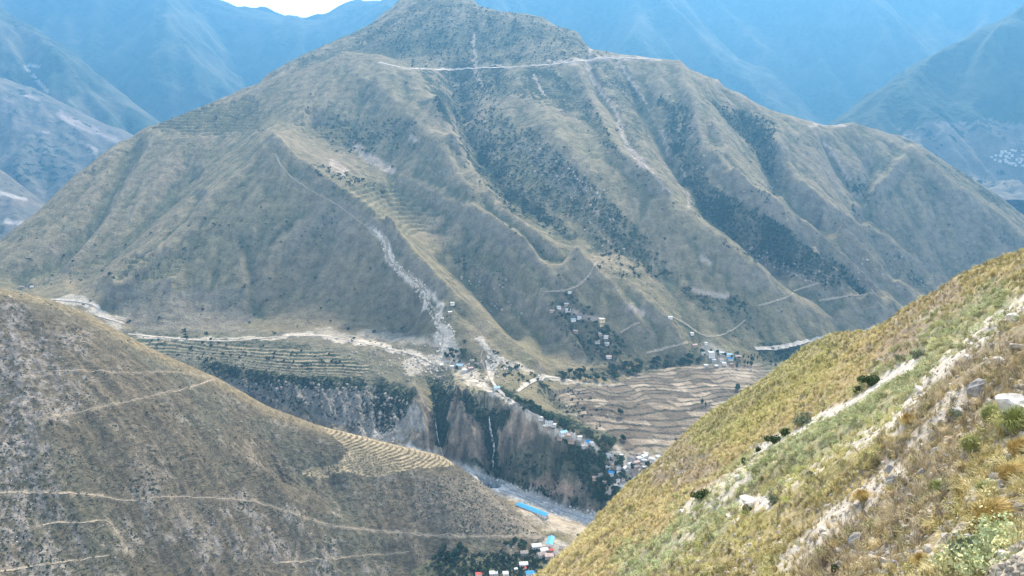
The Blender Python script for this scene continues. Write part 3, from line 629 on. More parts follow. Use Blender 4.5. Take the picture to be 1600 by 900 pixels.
# ================================================================== FAR MOUNTAINS
LAYERS = {}
def far_layer(name, label, sky_line, U, Y, foot_z, run, mat, ero, cols, extra=(), k=5, post=None, sc=1.0):
    sky_line = [(a, b, e * sc) for a, b, e in sky_line]; Y = Y * sc; run *= sc; foot_z *= sc; extra = [(a, b, e * sc) for a, b, e in extra]
    c = []
    for px, py, Yd in resample(sky_line, 90):
        p = P(px, py, Yd); c.append(p)
        for b, dz in ((250, -120), (900, -600)): c.append(p + np.array([p[0] / p[1] * b, b, dz]))
        h = p[2] - foot_z
        for f in (0.35, 0.7, 1.0, 1.3):
            c.append(np.array([p[0] * (Yd - run * f) / Yd, Yd - run * f, p[2] - h * min(f, 1.0)]))
    for px, py, Yd in extra: c.append(P(px, py, Yd))
    Ly = Layer(U, Y); Ly.H = upsample(RBF(c, 2000.0, 0.002), U, Y, k)
    gx, gy = Ly.grad(); sl = np.hypot(gx, gy); ex, ey = gx.copy(), gy.copy()
    pxa, pya = Ly.pix(); d, _ = seg_dist(pxa, pya, [(a, b) for a, b, e in sky_line]); off = sstep(0, 40, d)
    for s, a in ero:
        e, dx, dy = erosion(Ly.X, Ly.YY + 91, ex, ey, s)
        Ly.H += a * e * (0.25 + 0.75 * off) * np.minimum(sl / 0.45, 1.2); ex += dx * a * 6.28 / s * 0.8; ey += dy * a * 6.28 / s * 0.8
    Ly.H += fbm(Ly.X, Ly.YY, 90, 4, 0.55, 6) * 9 * (0.2 + 0.8 * off) * np.minimum(sl / 0.3, 1)
    n1 = fbm(Ly.X, Ly.YY, 500, 4, 0.55, 41); n2 = fbm(Ly.X, Ly.YY, 140, 4, 0.6, 42)
    C = base_color(Ly.H.shape, cols[0], 0.45); mixc(C, cols[1], sstep(-0.1, 0.5, n1 + 0.6 * n2)); C[..., 3] = np.clip(0.4 - 0.5 * n1, 0, 1) * cols[2]
    pxa, pya = Ly.pix()
    if post: post(Ly, C, pxa, pya, n1, n2)
    Ly.build(name, mat, C, label=label); LAYERS[name] = Ly
    return Ly
MAT_FAR = terrain_mat('far_mountain_ground', 0.006, 0.03, 0.8, 18.0, contrast=0.35, speck_scale=0.022)
def scars(lines, col=(0.5, 0.44, 0.40), k=0.8):
    def f(Ly, C, pxa, pya, n1, n2):
        for poly, w in lines: mixc(C, col, sstep(0, 0.5, near(pxa + 2 * n2, pya + 2 * n2, poly, w)) * k)
    return f
far_layer('far_mountains', 'high blue mountain wall filling the background with a notch of sky',
          [(-400, -80, 11500), (-150, -80, 11500), (60, -75, 11700), (200, -55, 11700), (300, -22, 11700), (345, 0, 11700), (380, 17, 11700), (402, 17, 11700), (425, 22, 11700), (450, 31, 11700), (480, 35, 11700), (497, 33, 11650),
           (512, 20, 11550), (530, 4, 11450), (560, -2, 11400), (590, 0, 11400), (612, 5, 11400), (625, -10, 11400), (680, -60, 11500), (800, -75, 11700), (1000, -80, 11900), (1250, -80, 12000), (1500, -80, 12000), (1900, -80, 12000)],
          np.linspace(-0.95, 1.02, 400), np.linspace(6000, 13800, 260), -650, 4300, MAT_FAR, ((2200, 260), (1100, 140), (520, 60), (240, 26)),
          ((0.060, 0.075, 0.045), (0.10, 0.10, 0.07), 1.0), sc=0.80)
far_layer('right_far_hill', 'forested blue-green hill rising behind the village on the right',
          [(1180, 260, 4300), (1290, 200, 4400), (1312, 182, 4450), (1345, 148, 4520), (1420, 100, 4650), (1530, 45, 4800), (1600, 5, 4900), (1700, -50, 5000), (1850, -110, 5100)],
          np.linspace(0.22, 1.0, 260), np.linspace(2900, 6200, 260), -290, 1150, MAT_FAR, ((700, 60), (320, 32), (140, 14)),
          ((0.042, 0.060, 0.036), (0.065, 0.078, 0.046), 1.0),
          extra=[(1330, 230, 3700), (1450, 225, 3800), (1590, 225, 3900), (1450, 260, 3500), (1590, 275, 3500), (1700, 240, 3900), (1700, 300, 3400), (1600, 330, 3150)],
          sc=1.15, post=lambda Ly, C, a, b, n1, n2: (mixc(C, (0.20, 0.17, 0.13), inside(a + 20 * n2, b + 6 * n2, [(1400, 205), (1500, 188), (1700, 195), (1700, 360), (1400, 300)]) * 0.85),))
far_layer('left_blue_slope', 'blue mountain slope behind the terraced hillside on the left',
          [(-300, -120, 5600), (-120, -50, 5400), (0, 8, 5300), (110, 75, 5200), (200, 150, 5100), (270, 205, 5050), (360, 260, 5000)],
          np.linspace(-0.98, -0.2, 260), np.linspace(3400, 6600, 200), -420, 1500, MAT_FAR, ((700, 60), (320, 32), (140, 14)),
          ((0.060, 0.075, 0.045), (0.12, 0.115, 0.08), 1.0), sc=1.25, post=scars([([(38, 103), (75, 103)], 2.2), ([(40, 104), (55, 120), (72, 142)], 3.5)]))
far_layer('left_far_slope', 'hazy terraced slope with pale fields and a landslip at the left edge',
          [(-300, 10, 3900), (-120, 75, 3800), (0, 118, 3700), (60, 140, 3700), (120, 168, 3680), (200, 205, 3650), (270, 245, 3600), (330, 280, 3600)],
          np.linspace(-0.95, -0.25, 300), np.linspace(2600, 4600, 220), -420, 1000, MAT_FAR, ((500, 34), (240, 20), (110, 8)),
          ((0.14, 0.13, 0.10), (0.19, 0.165, 0.135), 0.8), sc=1.5, post=scars([([(95, 178), (130, 198), (150, 205)], 8), ([(150, 205), (185, 220)], 4), ([(125, 222), (150, 235)], 4), ([(0, 170), (15, 174)], 3), ([(60, 205), (75, 207)], 3), ([(40, 148), (60, 155)], 4)], (0.34, 0.28, 0.25)))
far_layer('left_near_spur', 'low brown spur with pale terraces at the far left behind the hill',
          [(-200, 190, 2950), (-60, 238, 2900), (0, 262, 2850), (30, 285, 2820), (65, 312, 2800), (110, 345, 2780), (160, 380, 2760)],
          np.linspace(-0.92, -0.40, 180), np.linspace(1900, 3500, 170), -440, 620, MAT_FAR, ((240, 12), (110, 6)),
          ((0.15, 0.135, 0.105), (0.20, 0.17, 0.135), 0.6), sc=1.45, post=scars([([(0, 300), (40, 312)], 4), ([(10, 345), (50, 352)], 5)]))
# valley floor far below everything, reaching beyond the last ridge
me = bpy.data.meshes.new('valley_ground'); me.from_pydata([(-14500, -400, -660), (14500, -400, -660), (14500, 11600, -660), (-14500, 11600, -660)], [], [(0, 1, 2, 3)])
vg = bpy.data.objects.new('valley_ground', me); COL.objects.link(vg); vg['kind'] = 'structure'; me.materials.append(flat_mat('valley_soil', (0.12, 0.11, 0.07), scale=0.01))

# ================================================================== NEAR SLOPE
NS = [(1760, 335, 80), (1680, 360, 86), (1600, 392, 92), (1560, 405, 95), (1500, 430, 102), (1440, 475, 112), (1400, 512, 119), (1372, 532, 124)]
NS2 = [(1372, 533, 135), (1330, 533, 146), (1295, 536, 152), (1265, 552, 152), (1200, 590, 148), (1130, 640, 142), (1060, 690, 136), (1030, 718, 131), (1000, 748, 126), (930, 815, 112), (860, 885, 98), (800, 950, 88), (740, 1020, 80)]
c3 = []
for line in (NS, NS2):
    for px, py, Yd in resample(line, 25):
        p = P(px, py, Yd); c3.append(p)
        for b, dz in ((8, -5.5), (25, -24), (70, -80), (160, -190)):
            q = p + np.array([p[0] / p[1] * b * 0.5, b, dz])
            if line is NS and px < 1450: continue
            c3.append(q)
for px, py, Yd in [(1600, 900, 15), (1600, 750, 22), (1600, 630, 32), (1600, 500, 55), (1600, 440, 74), (1500, 600, 46), (1450, 900, 20.5), (1300, 900, 27.5), (1450, 700, 37), (1500, 500, 76), (1450, 540, 85), (1300, 700, 61), (1400, 600, 77), (1150, 800, 61), (1150, 900, 43),
                   (1000, 900, 62), (900, 900, 82), (1300, 600, 97), (1150, 700, 99), (1000, 800, 94), (1000, 850, 76), (1380, 545, 105), (1300, 555, 128), (1200, 640, 116), (1600, 1100, 9.5), (1300, 1100, 15.5), (1000, 1100, 26), (800, 1100, 40),
                   (1800, 900, 13), (1800, 600, 28), (1800, 450, 52), (1450, 800, 27), (1300, 800, 40), (1420, 860, 23.5), (1520, 820, 20.5)]:
    c3.append(P(px, py, Yd))
c3 += [np.array(q) for q in [(2, 3, -3.0), (9, 4, -1.2), (-4, 6, -9.0), (18, 6, 2.5), (-2, 20, -22.0), (-20, 40, -50.0), (-10, 90, -85.0)]]
U3 = np.linspace(-0.12, 0.92, 570); Y3 = np.unique(np.concatenate([np.geomspace(5, 158, 470), np.geomspace(158, 330, 30)]))
Nn = Layer(U3, Y3)
Nn.H = upsample(RBF(c3, 60.0, 0.001), U3, Y3, 4)
px0, py0 = Nn.pix()
gx, gy = Nn.grad(); ex, ey = gx.copy(), gy.copy()
for s, a in ((26, 0.9), (11, 0.45), (4.5, 0.2)):
    e, dx, dy = erosion(Nn.X, Nn.YY + 3, ex, ey, s); Nn.H += a * e; ex += dx * a * 5 / s; ey += dy * a * 5 / s
Nn.H += fbm(Nn.X, Nn.YY, 3.0, 4, 0.6, 44) * 0.28 * sstep(8, 25, Nn.YY)
n1 = fbm(Nn.X, Nn.YY, 14, 4, 0.55, 51); n2 = fbm(Nn.X, Nn.YY, 4, 4, 0.6, 52); n3 = fbm(Nn.X, Nn.YY, 1.2, 3, 0.6, 53)
px0, py0 = Nn.pix()
jx, jy = px0 + 16 * n2 + 8 * n3, py0 + 12 * n2 + 8 * n3
def band(poly, w, soft=0.5): return sstep(0.0, soft, near(jx, jy, poly, w))
SCREE = [([(1445, 552), (1400, 585), (1340, 622), (1285, 652), (1235, 680), (1190, 702)], 9, 1.0), ([(1190, 702), (1150, 742), (1095, 770), (1080, 800)], 11, 0.7), ([(1165, 790), (1195, 785)], 15, 1.0), ([(1140, 805), (1150, 812)], 8, 1.0),
         ([(1600, 470), (1560, 500), (1500, 545), (1440, 610), (1395, 665), (1340, 692)], 16, 0.8), ([(1340, 692), (1280, 722), (1230, 760)], 14, 0.55), ([(1400, 740), (1330, 790), (1270, 850), (1230, 880)], 26, 0.7), ([(1500, 610), (1470, 640), (1430, 700)], 16, 0.6), ([(1600, 690), (1560, 740), (1570, 800), (1600, 830)], 26, 0.55), ([(1500, 820), (1450, 880)], 16, 0.5), ([(1600, 620), (1540, 650)], 20, 0.4),
         ([(1600, 840), (1560, 900), (1600, 900)], 40, 0.6), ([(1060, 850), (1090, 830)], 18, 0.4), ([(1110, 790), (1170, 745)], 12, 0.6)]
scree = np.zeros(px0.shape)
for p_, w, k in SCREE: scree = np.maximum(scree, k * sstep(0.0, 0.45, near(px0 + 7 * n2 + 3 * n3, py0 + 5 * n2 + 3 * n3, p_, w)))
sage = np.maximum(band([(1560, 480), (1460, 545), (1400, 600), (1330, 660), (1260, 700), (1190, 740), (1120, 800), (1060, 850), (1000, 885)], 46), 0)
sage = np.maximum(sage, band([(1500, 880), (1560, 860)], 40))
gold = band([(1372, 548), (1290, 600), (1200, 650), (1100, 740), (1000, 820), (880, 890)], 52)
olive = band([(1290, 545), (1200, 605), (1120, 660), (1060, 710)], 40)
yellow = np.maximum(band([(1480, 600), (1440, 640), (1330, 710), (1240, 770), (1180, 810), (1100, 880), (1040, 920)], 34), band([(1290, 560), (1220, 620), (1150, 680)], 22))
brown = np.maximum.reduce([band([(1600, 560), (1500, 620), (1450, 700), (1400, 800), (1300, 880)], 80), band([(1480, 450), (1420, 520), (1380, 560)], 26), band([(1060, 700), (1040, 740), (1100, 730)], 30)])
C = base_color(Nn.H.shape, (0.27, 0.225, 0.13), 0.12)
mixc(C, (0.27, 0.20, 0.095), gold * 0.6); mixc(C, (0.20, 0.19, 0.09), olive * 0.5); mixc(C, (0.23, 0.235, 0.14), sage * 0.6); mixc(C, (0.25, 0.22, 0.07), yellow * 0.6)
mixc(C, (0.20, 0.16, 0.12), brown * 0.75); mixc(C, (0.36, 0.31, 0.25), sstep(0.1, 0.6, n2 + 0.5 * n3) * (0.25 + 0.5 * brown)); mixc(C, (0.46, 0.42, 0.37), scree)
C[..., 3] = np.clip(0.12 + 0.1 * n2, 0, 1) * (1 - scree)
MAT_NEAR = terrain_mat('near_slope_ground', 1.6, 7.0, 0.9, 0.12, contrast=0.35, speck=(0.07, 0.065, 0.035), speck_scale=2.5)
Nn.build('near_slope', MAT_NEAR, C, label='steep grassy hillside with pale scree strips in the right foreground')
def sample(layer, A, x, y):
    u = x / y
    a = np.interp(y, layer.Y, np.arange(len(layer.Y))); b = np.interp(u, layer.U, np.arange(len(layer.U)))
    return A[np.round(a).astype(int), np.round(b).astype(int)]

# ================================================================== PLANTS AS STUFF
def tag(o, label=None, cat=None, group=None, kind=None):
    if label: o['label'] = label
    if cat: o['category'] = cat
    if group: o['group'] = group
    if kind: o['kind'] = kind
    return o
def mesh_from(name, verts, faces, mat, smooth=False):
    me = bpy.data.meshes.new(name); me.from_pydata([tuple(map(float, v)) for v in verts], [], [tuple(int(i) for i in f) for f in faces]); me.update()
    if smooth: me.polygons.foreach_set('use_smooth', np.ones(len(me.polygons), bool))
    for m in (mat if isinstance(mat, (list, tuple)) else [mat]): me.materials.append(m)
    return me
def tuft_mesh(name, mat, n, h, spread, w, seed, droop=0.5, base=0.08):
    r = np.random.default_rng(seed); V = []; Fc = []; lx, ly = r.normal(0, 0.25, 2) * h
    for i in range(n):
        a = r.random() * 6.283; b = r.random() ** 0.7 * spread; hh = h * (0.6 + 0.5 * r.random()); dx, dy = math.cos(a), math.sin(a)
        x, y = dx * base * r.random(), dy * base * r.random(); px_, py_ = -dy * w / 2, dx * w / 2
        q_ = r.normal(0, 0.12, 2) * spread; m = (x + dx * b * 0.45 + lx * 0.4, y + dy * b * 0.45 + ly * 0.4, hh * 0.62); t = (x + dx * b + lx + q_[0], y + dy * b + ly + q_[1], hh * (1 - droop * b / spread * (0.3 + 0.6 * r.random())))
        k = len(V); V += [(x - px_, y - py_, -0.05), (x + px_, y + py_, -0.05), (m[0] + px_, m[1] + py_, m[2]), (m[0] - px_, m[1] - py_, m[2]), t]
        Fc += [(k, k + 1, k + 2, k + 3), (k + 3, k + 2, k + 4)]
    return mesh_from(name, V, Fc, mat)
def leaf_mesh(name, mat, n, rad, leaf, seed, squash=1.0, lobes=5, flat=0.0):
    """leaf clumps on a lumpy crown with gaps"""
    r = np.random.default_rng(seed); V = []; Fc = []
    cs = [(r.normal(0, 0.42, 3) * rad, (0.45 + 0.3 * r.random()) * min(rad)) for _ in range(lobes)]
    for i in range(n):
        c, rr = cs[r.integers(lobes)]
        d = r.normal(0, 1, 3); d /= np.linalg.norm(d)
        p = c + d * rr * (0.75 + 0.35 * r.random()) * np.array((1, 1, squash)); p[2] = p[2] + rad[2]
        nrm = d + r.normal(0, 0.55, 3); nrm /= np.linalg.norm(nrm)
        a = np.cross(nrm, (0.3, 0.5, 0.8)); a /= np.linalg.norm(a); b = np.cross(nrm, a); s = leaf * (0.6 + 0.8 * r.random())
        k = len(V); V += [p - a * s * 0.5 - b * s * 0.3, p + a * s * 0.4 - b * s * 0.5, p + a * s * 0.5 + b * s * 0.4, p - a * s * 0.3 + b * s * 0.5]; Fc.append((k, k + 1, k + 2, k + 3))
    return mesh_from(name, V, Fc, mat)
def scatter(name, label, cat, pts, scl, rot, tint, pick, variants):
    col = bpy.data.collections.new(name + '_kinds')
    for i, me in enumerate(variants):
        o = bpy.data.objects.new('%s_kind_%02d' % (name, i), me); col.objects.link(o)
    me = bpy.data.meshes.new(name); n = len(pts)
    me.vertices.add(n); me.vertices.foreach_set('co', np.asarray(pts, np.float32).ravel())
    for k, t, a in (('scl', 'FLOAT', scl), ('rot', 'FLOAT_VECTOR', rot), ('tint', 'FLOAT_VECTOR', tint), ('pick', 'INT', pick)):
        at = me.attributes.new(k, t, 'POINT')
        at.data.foreach_set('vector' if t == 'FLOAT_VECTOR' else 'value', np.asarray(a, np.int32 if t == 'INT' else np.float32).ravel())
    o = bpy.data.objects.new(name, me); COL.objects.link(o); tag(o, label, cat, kind='stuff')
    ng = bpy.data.node_groups.new(name, 'GeometryNodeTree')
    ng.interface.new_socket('Geometry', in_out='INPUT', socket_type='NodeSocketGeometry'); ng.interface.new_socket('Geometry', in_out='OUTPUT', socket_type='NodeSocketGeometry')
    N = ng.nodes; Lk = ng.links
    gi = N.new('NodeGroupInput'); go = N.new('NodeGroupOutput'); ip = N.new('GeometryNodeInstanceOnPoints')
    ci = N.new('GeometryNodeCollectionInfo'); ci.inputs['Collection'].default_value = col; ci.inputs['Separate Children'].default_value = True; ci.inputs['Reset Children'].default_value = True
    def na(k, t):
        q = N.new('GeometryNodeInputNamedAttribute'); q.data_type = t; q.inputs['Name'].default_value = k
        return [s_ for s_ in q.outputs if s_.enabled and s_.name == 'Attribute'][0]
    er = N.new('FunctionNodeEulerToRotation'); Lk.new(na('rot', 'FLOAT_VECTOR'), er.inputs[0])
    Lk.new(gi.outputs[0], ip.inputs['Points']); Lk.new(ci.outputs[0], ip.inputs['Instance']); ip.inputs['Pick Instance'].default_value = True
    Lk.new(na('pick', 'INT'), ip.inputs['Instance Index']); Lk.new(er.outputs[0], ip.inputs['Rotation']); Lk.new(na('scl', 'FLOAT'), ip.inputs['Scale'])
    Lk.new(ip.outputs[0], go.inputs[0])
    md = o.modifiers.new('scatter', 'NODES'); md.node_group = ng
    return o
G_GRASS = flat_mat('grass_blades', (0.3, 0.25, 0.1), var=0.25, scale=3.0, attr='tint')
G_LEAF = flat_mat('shrub_leaves', (0.2, 0.24, 0.14), var=0.3, scale=5.0, attr='tint')
NT = 95000
Yt = np.sqrt(rng.random(NT) * (158 ** 2 - 9 ** 2) + 9 ** 2); ut = rng.random(NT) * 0.90 - 0.06
extra_n = 16000
Yt = np.r_[Yt, np.sqrt(rng.random(extra_n) * (45 ** 2 - 9 ** 2) + 9 ** 2)]; ut = np.r_[ut, rng.random(extra_n) * 0.85]
xt = ut * Yt; zt = Nn.height(xt, Yt)
ppx, ppy = proj(xt, Yt, zt)
ok = (ppx > 780) & (ppx < 1700) & (ppy < 980)
xt, Yt, zt, ppx, ppy = (a[ok] for a in (xt, Yt, zt, ppx, ppy))
sc_, sg_, go_, ol_, ye_, br_ = (sample(Nn, a, xt, Yt) for a in (scree, sage, gold, olive, yellow, brown))
m1, m2, m3 = (sample(Nn, a, xt, Yt) for a in (n1, n2, n3))
r1 = rng.random(len(xt)); r2 = rng.random(len(xt))
keep = r1 < np.clip((0.80 + 0.3 * m1 + 0.5 * m2 + 1.1 * m3) * (1 - 0.97 * sc_) * (1 - 0.45 * br_), 0.0, 1)
tint = np.empty((len(xt), 3)); tint[:] = (0.40, 0.34, 0.15)
def mixt(c, f):
    f = np.clip(f, 0, 1)[:, None]; tint[:] = tint * (1 - f) + np.array(c) * f
mixt((0.54, 0.46, 0.23), go_ * 0.85); mixt((0.37, 0.36, 0.17), ol_ * 0.8); mixt((0.44, 0.46, 0.28), sg_ * 0.85); mixt((0.46, 0.43, 0.17), ye_ * 0.85)
mixt((0.36, 0.29, 0.18), br_ * 0.7); mixt((0.26, 0.28, 0.10), (m2 - 0.1) * 0.9); mixt((0.66, 0.55, 0.32), (r2 > 0.8) * 0.6); mixt((0.17, 0.15, 0.07), (r2 < 0.2) * 0.75); mixt((0.24, 0.22, 0.11), (-m3 - 0.1) * 1.6)
tint *= (0.9 + 0.5 * rng.random(len(xt)))[:, None]
vs = [tuft_mesh('grass_tuft', G_GRASS, 22, 0.48, 0.30, 0.022, 5 + i, 0.5, 0.12) for i in range(3)] + [tuft_mesh('grass_tuft', G_GRASS, 14, 0.34, 0.26, 0.03, 15 + i, 0.8, 0.14) for i in range(2)]
sh = rng.random(len(xt)) < np.clip(0.05 + 0.5 * sg_, 0, 1) * 0.55
g_ = keep & ~sh
def rots(n, tilt=0.22): return np.stack([rng.normal(0, tilt, n) - 0.15, rng.normal(0, tilt, n) - 0.25, rng.random(n) * 6.283], -1)
k = g_.sum()
scatter('grass', 'golden and green grass tufts covering the near slope', 'grass', np.stack([xt, Yt, zt], -1)[g_], (0.55 + 0.8 * rng.random(k)) * (0.8 + 0.25 * (Yt[g_] > 60)), rots(k), tint[g_], rng.integers(0, 5, k), vs)
# taller dry grass between the rocks on the right
kd_ = (rng.random(len(xt)) < 0.30 + 0.5 * m2) & ((br_ + ye_) > 0.25) & (Yt < 70) & (sc_ < 0.3); k = kd_.sum()
vt = [tuft_mesh('dry_grass', G_GRASS, 16, 0.85, 0.28, 0.014, 25 + i, 0.35, 0.10) for i in range(3)]
dry_t = np.where((rng.random((k, 1)) < 0.35), np.array([[0.20, 0.165, 0.12]]), np.array([[0.50, 0.42, 0.27]])) * (0.7 + 0.6 * rng.random((k, 1)))
off_ = rng.normal(0, 0.25, (k, 2)); xd, yd = xt[kd_] + off_[:, 0], Yt[kd_] + off_[:, 1]
scatter('dry_grass', 'tall bleached dry grass between the rocks on the right of the near slope', 'grass', np.stack([xd, yd, Nn.height(xd, yd)], -1), 0.5 + 0.6 * rng.random(k), rots(k, 0.25), dry_t, rng.integers(0, 3, k), vt)
ks = keep & sh; k = ks.sum()
vs2 = [leaf_mesh('low_shrub', G_LEAF, 260, np.array((0.42, 0.42, 0.26)), 0.05, 30 + i, 0.8, 8) for i in range(4)]
scatter('low_shrubs', 'small grey green wormwood shrubs in the bands between scree strips', 'shrubs', np.stack([xt, Yt, zt - 0.1], -1)[ks], 0.5 + 0.9 * rng.random(k), rots(k, 0.1), tint[ks] * np.array((0.92, 1.0, 0.92)), rng.integers(0, 4, k), vs2)

# ================================================================== RIBBONS ON THE GROUND
def smooth_poly(pts, it=2):
    p = np.array(pts, float)
    for _ in range(it):
        q = [p[0]]
        for a, b in zip(p[:-1], p[1:]): q += [a * 0.75 + b * 0.25, a * 0.25 + b * 0.75]
        q.append(p[-1]); p = np.array(q)
    return p
def ribbon(name, layer, pix, width, mat, label, lift=0.35, rag=0.25, step=None, seg=3, kind='structure', cat=None, curb=0.0, seed=1):
    """a strip of ground draped over the terrain: pix is its course as seen from the camera"""
    pts = [layer.cast(px, py) for px, py in smooth_poly(pix)]
    pts = [p for p in pts if p is not None]
    p = np.array([[q[0], q[1]] for q in pts]); step = step or max(2.0, width * 0.8)
    # drop wild jumps behind a crest
    keep = [0]
    for i in range(1, len(p)):
        if np.hypot(*(p[i] - p[keep[-1]])) < 160: keep.append(i)
    p = resample(p[keep], step); r = np.random.default_rng(seed)
    d = np.gradient(p, axis=0); d /= np.hypot(d[:, 0], d[:, 1])[:, None] + 1e-9; nrm = np.stack([-d[:, 1], d[:, 0]], -1)
    w = width * 0.5 * (1 + rag * np.cumsum(r.normal(0, 0.3, len(p))).clip(-1, 1))
    V = []; Fc = []
    for k in range(seg + 1):
        f = (k / seg) * 2 - 1; q = p + nrm * (w * f)[:, None]
        z = layer.height(q[:, 0], q[:, 1]); V.append(np.c_[q, z])
    V = np.array(V)                                            # seg+1, n, 3
    zc = V[..., 2].mean(0); V[..., 2] = np.maximum(V[..., 2] * 0.6 + zc * 0.4, V[..., 2]) + lift
    n = len(p); Vf = V.transpose(1, 0, 2).reshape(-1, 3)
    for i in range(n - 1):
        for k in range(seg): a = i * (seg + 1) + k; Fc.append((a, a + 1, a + seg + 2, a + seg + 1))
    me = mesh_from(name, Vf, Fc, mat, True); o = bpy.data.objects.new(name, me); COL.objects.link(o)
    tag(o, label, cat, kind=kind); return o
M_PATH = flat_mat('trodden_earth', (0.31, 0.26, 0.19), var=0.3, scale=0.25)
M_ROAD = flat_mat('pale_road_gravel', (0.43, 0.38, 0.32), var=0.4, scale=0.12)
M_WATER = flat_mat('shallow_river_water', (0.34, 0.38, 0.38), rough=0.25, var=0.4, scale=0.15)
M_FALL = flat_mat('falling_water', (0.60, 0.63, 0.64), rough=0.5, var=0.2, scale=0.3)
for pix, w, lab in [
    ([(200, 522), (250, 527), (330, 533), (370, 533), (430, 526), (500, 524), (540, 530), (590, 541), (625, 549), (660, 558)], 6, 'valley road above the left bench terraces'),
    ([(80, 468), (135, 471), (160, 482), (142, 490), (170, 498), (195, 506)], 7, 'pale road with a hairpin at the left foot of the mountain'),
    ([(760, 563), (765, 585), (772, 603), (790, 620), (820, 640), (850, 658)], 5, 'road running down the spur to the gorge rim'),
    ([(808, 612), (830, 596), (850, 588), (870, 590), (895, 596)], 6, 'road looping onto the top of the fan'),
    ([(1180, 545), (1215, 545), (1260, 534), (1300, 528), (1335, 522), (1370, 513), (1400, 508)], 8, 'road along the foot of the mountain on the right'),
    ([(640, 107), (700, 109), (740, 107), (800, 105), (860, 101), (915, 94), (960, 90), (1030, 93)], 9, 'mountain road cut across the slope below the summit'),
    ([(592, 97), (615, 103), (640, 108)], 8, 'mountain road on the grassy shoulder'),
    ([(945, 772), (960, 765), (975, 758), (985, 750)], 5, 'village road by the river on the right')]:
    ribbon('road', M, pix, w, M_ROAD, lab, lift=0.6)
for pix, w, lab in [
    ([(600, 368), (606, 384), (604, 400), (612, 414), (630, 424), (645, 436), (655, 447), (668, 458), (664, 468), (676, 480), (684, 488), (672, 494), (688, 504), (682, 514), (694, 528), (688, 545)], 4.5, 'zigzag footpath down the crest of the middle spur'),
    ([(740, 590), (770, 600), (750, 560), (755, 545)], 3.5, 'footpath from the spur hamlet'),
    ([(890, 452), (905, 446), (920, 432), (928, 415), (935, 408)], 4, 'footpath climbing out of the hillside village'),
    ([(848, 456), (880, 455), (890, 452)], 3, 'footpath entering the hillside village'),
    ([(1050, 495), (1070, 505), (1090, 520), (1110, 528), (1140, 520), (1165, 500)], 4, 'pale footpath in a V above the fan hamlet'),
    ([(1185, 478), (1215, 470), (1235, 462), (1240, 458)], 3, 'footpath on the lower green rib'),
    ([(970, 520), (990, 507), (1000, 505)], 3, 'short pale footpath right of the hillside village'),
    ([(1010, 552), (1040, 545), (1075, 535)], 4, 'footpath from the fan hamlet to the left'),
    ([(1280, 470), (1330, 462), (1370, 458)], 3, 'level footpath on the right ribs'),
    ([(1240, 455), (1270, 445), (1300, 440)], 3, 'footpath climbing the dark right rib'),
    ([(430, 240), (440, 262), (470, 290), (520, 315), (560, 345), (590, 368)], 3.5, 'footpath along the upper crest of the middle spur'),
    ([(985, 240), (1010, 262), (1035, 290), (1048, 302)], 4, 'pale slide track on the green rib')]:
    ribbon('footpath', M, pix, w, M_PATH, lab, lift=0.5, rag=0.4)
for pix, w, lab in [
    ([(0, 770), (60, 768), (130, 772), (160, 775), (195, 784), (250, 775), (330, 778), (400, 783), (450, 800), (520, 822), (600, 830), (700, 838), (800, 838), (838, 838)], 1.6, 'long footpath across the lower left hillside'),
    ([(335, 592), (300, 605), (220, 622), (120, 645), (60, 655)], 1.2, 'footpath slanting down from the notch of the left hill'),
    ([(80, 580), (120, 578), (200, 583), (270, 580), (325, 588)], 0.9, 'faint level footpath on the upper left hill'),
    ([(66, 821), (90, 815), (130, 818), (160, 811), (176, 819), (182, 834), (198, 846), (205, 866)], 1.0, 'footpath turning downhill in the lower left corner'),
    ([(430, 880), (520, 872), (640, 862)], 1.2, 'faint footpath at the bottom of the left hill'),
    ([(0, 893), (80, 880), (170, 868)], 1.2, 'faint footpath in the bottom left corner')]:
    ribbon('footpath', L, pix, w, M_PATH, lab, lift=0.15, rag=0.5, step=1.6)
ribbon('river', M, [(650, 702), (700, 729), (740, 741), (775, 752), (800, 766), (840, 782), (880, 799), (920, 812), (960, 820), (1000, 822)], 5, M_WATER, 'shallow braided river in its grey stony bed', lift=0.35, rag=0.5, seed=3)
ribbon('river', M, [(715, 735), (750, 752), (785, 768), (815, 776), (860, 796)], 2.5, M_WATER, 'side channel of the river beside the blue roofed shed', lift=0.35, rag=0.5, seed=4)
ribbon('waterfall', M, [(680, 655), (682, 672), (684, 686), (688, 700), (692, 712)],1.5, M_FALL, 'thin white waterfall in the left cleft of the gorge wall', lift=0.9, rag=0.5, step=2.0, kind='thing', cat='waterfall', seed=5)
ribbon('waterfall', M, [(764, 652), (766, 672), (770, 690), (773, 705), (769, 718), (771, 730)],1.5, M_FALL, 'thin white waterfall in the right cleft of the gorge wall', lift=0.9, rag=0.5, step=2.0, kind='thing', cat='waterfall', seed=6)

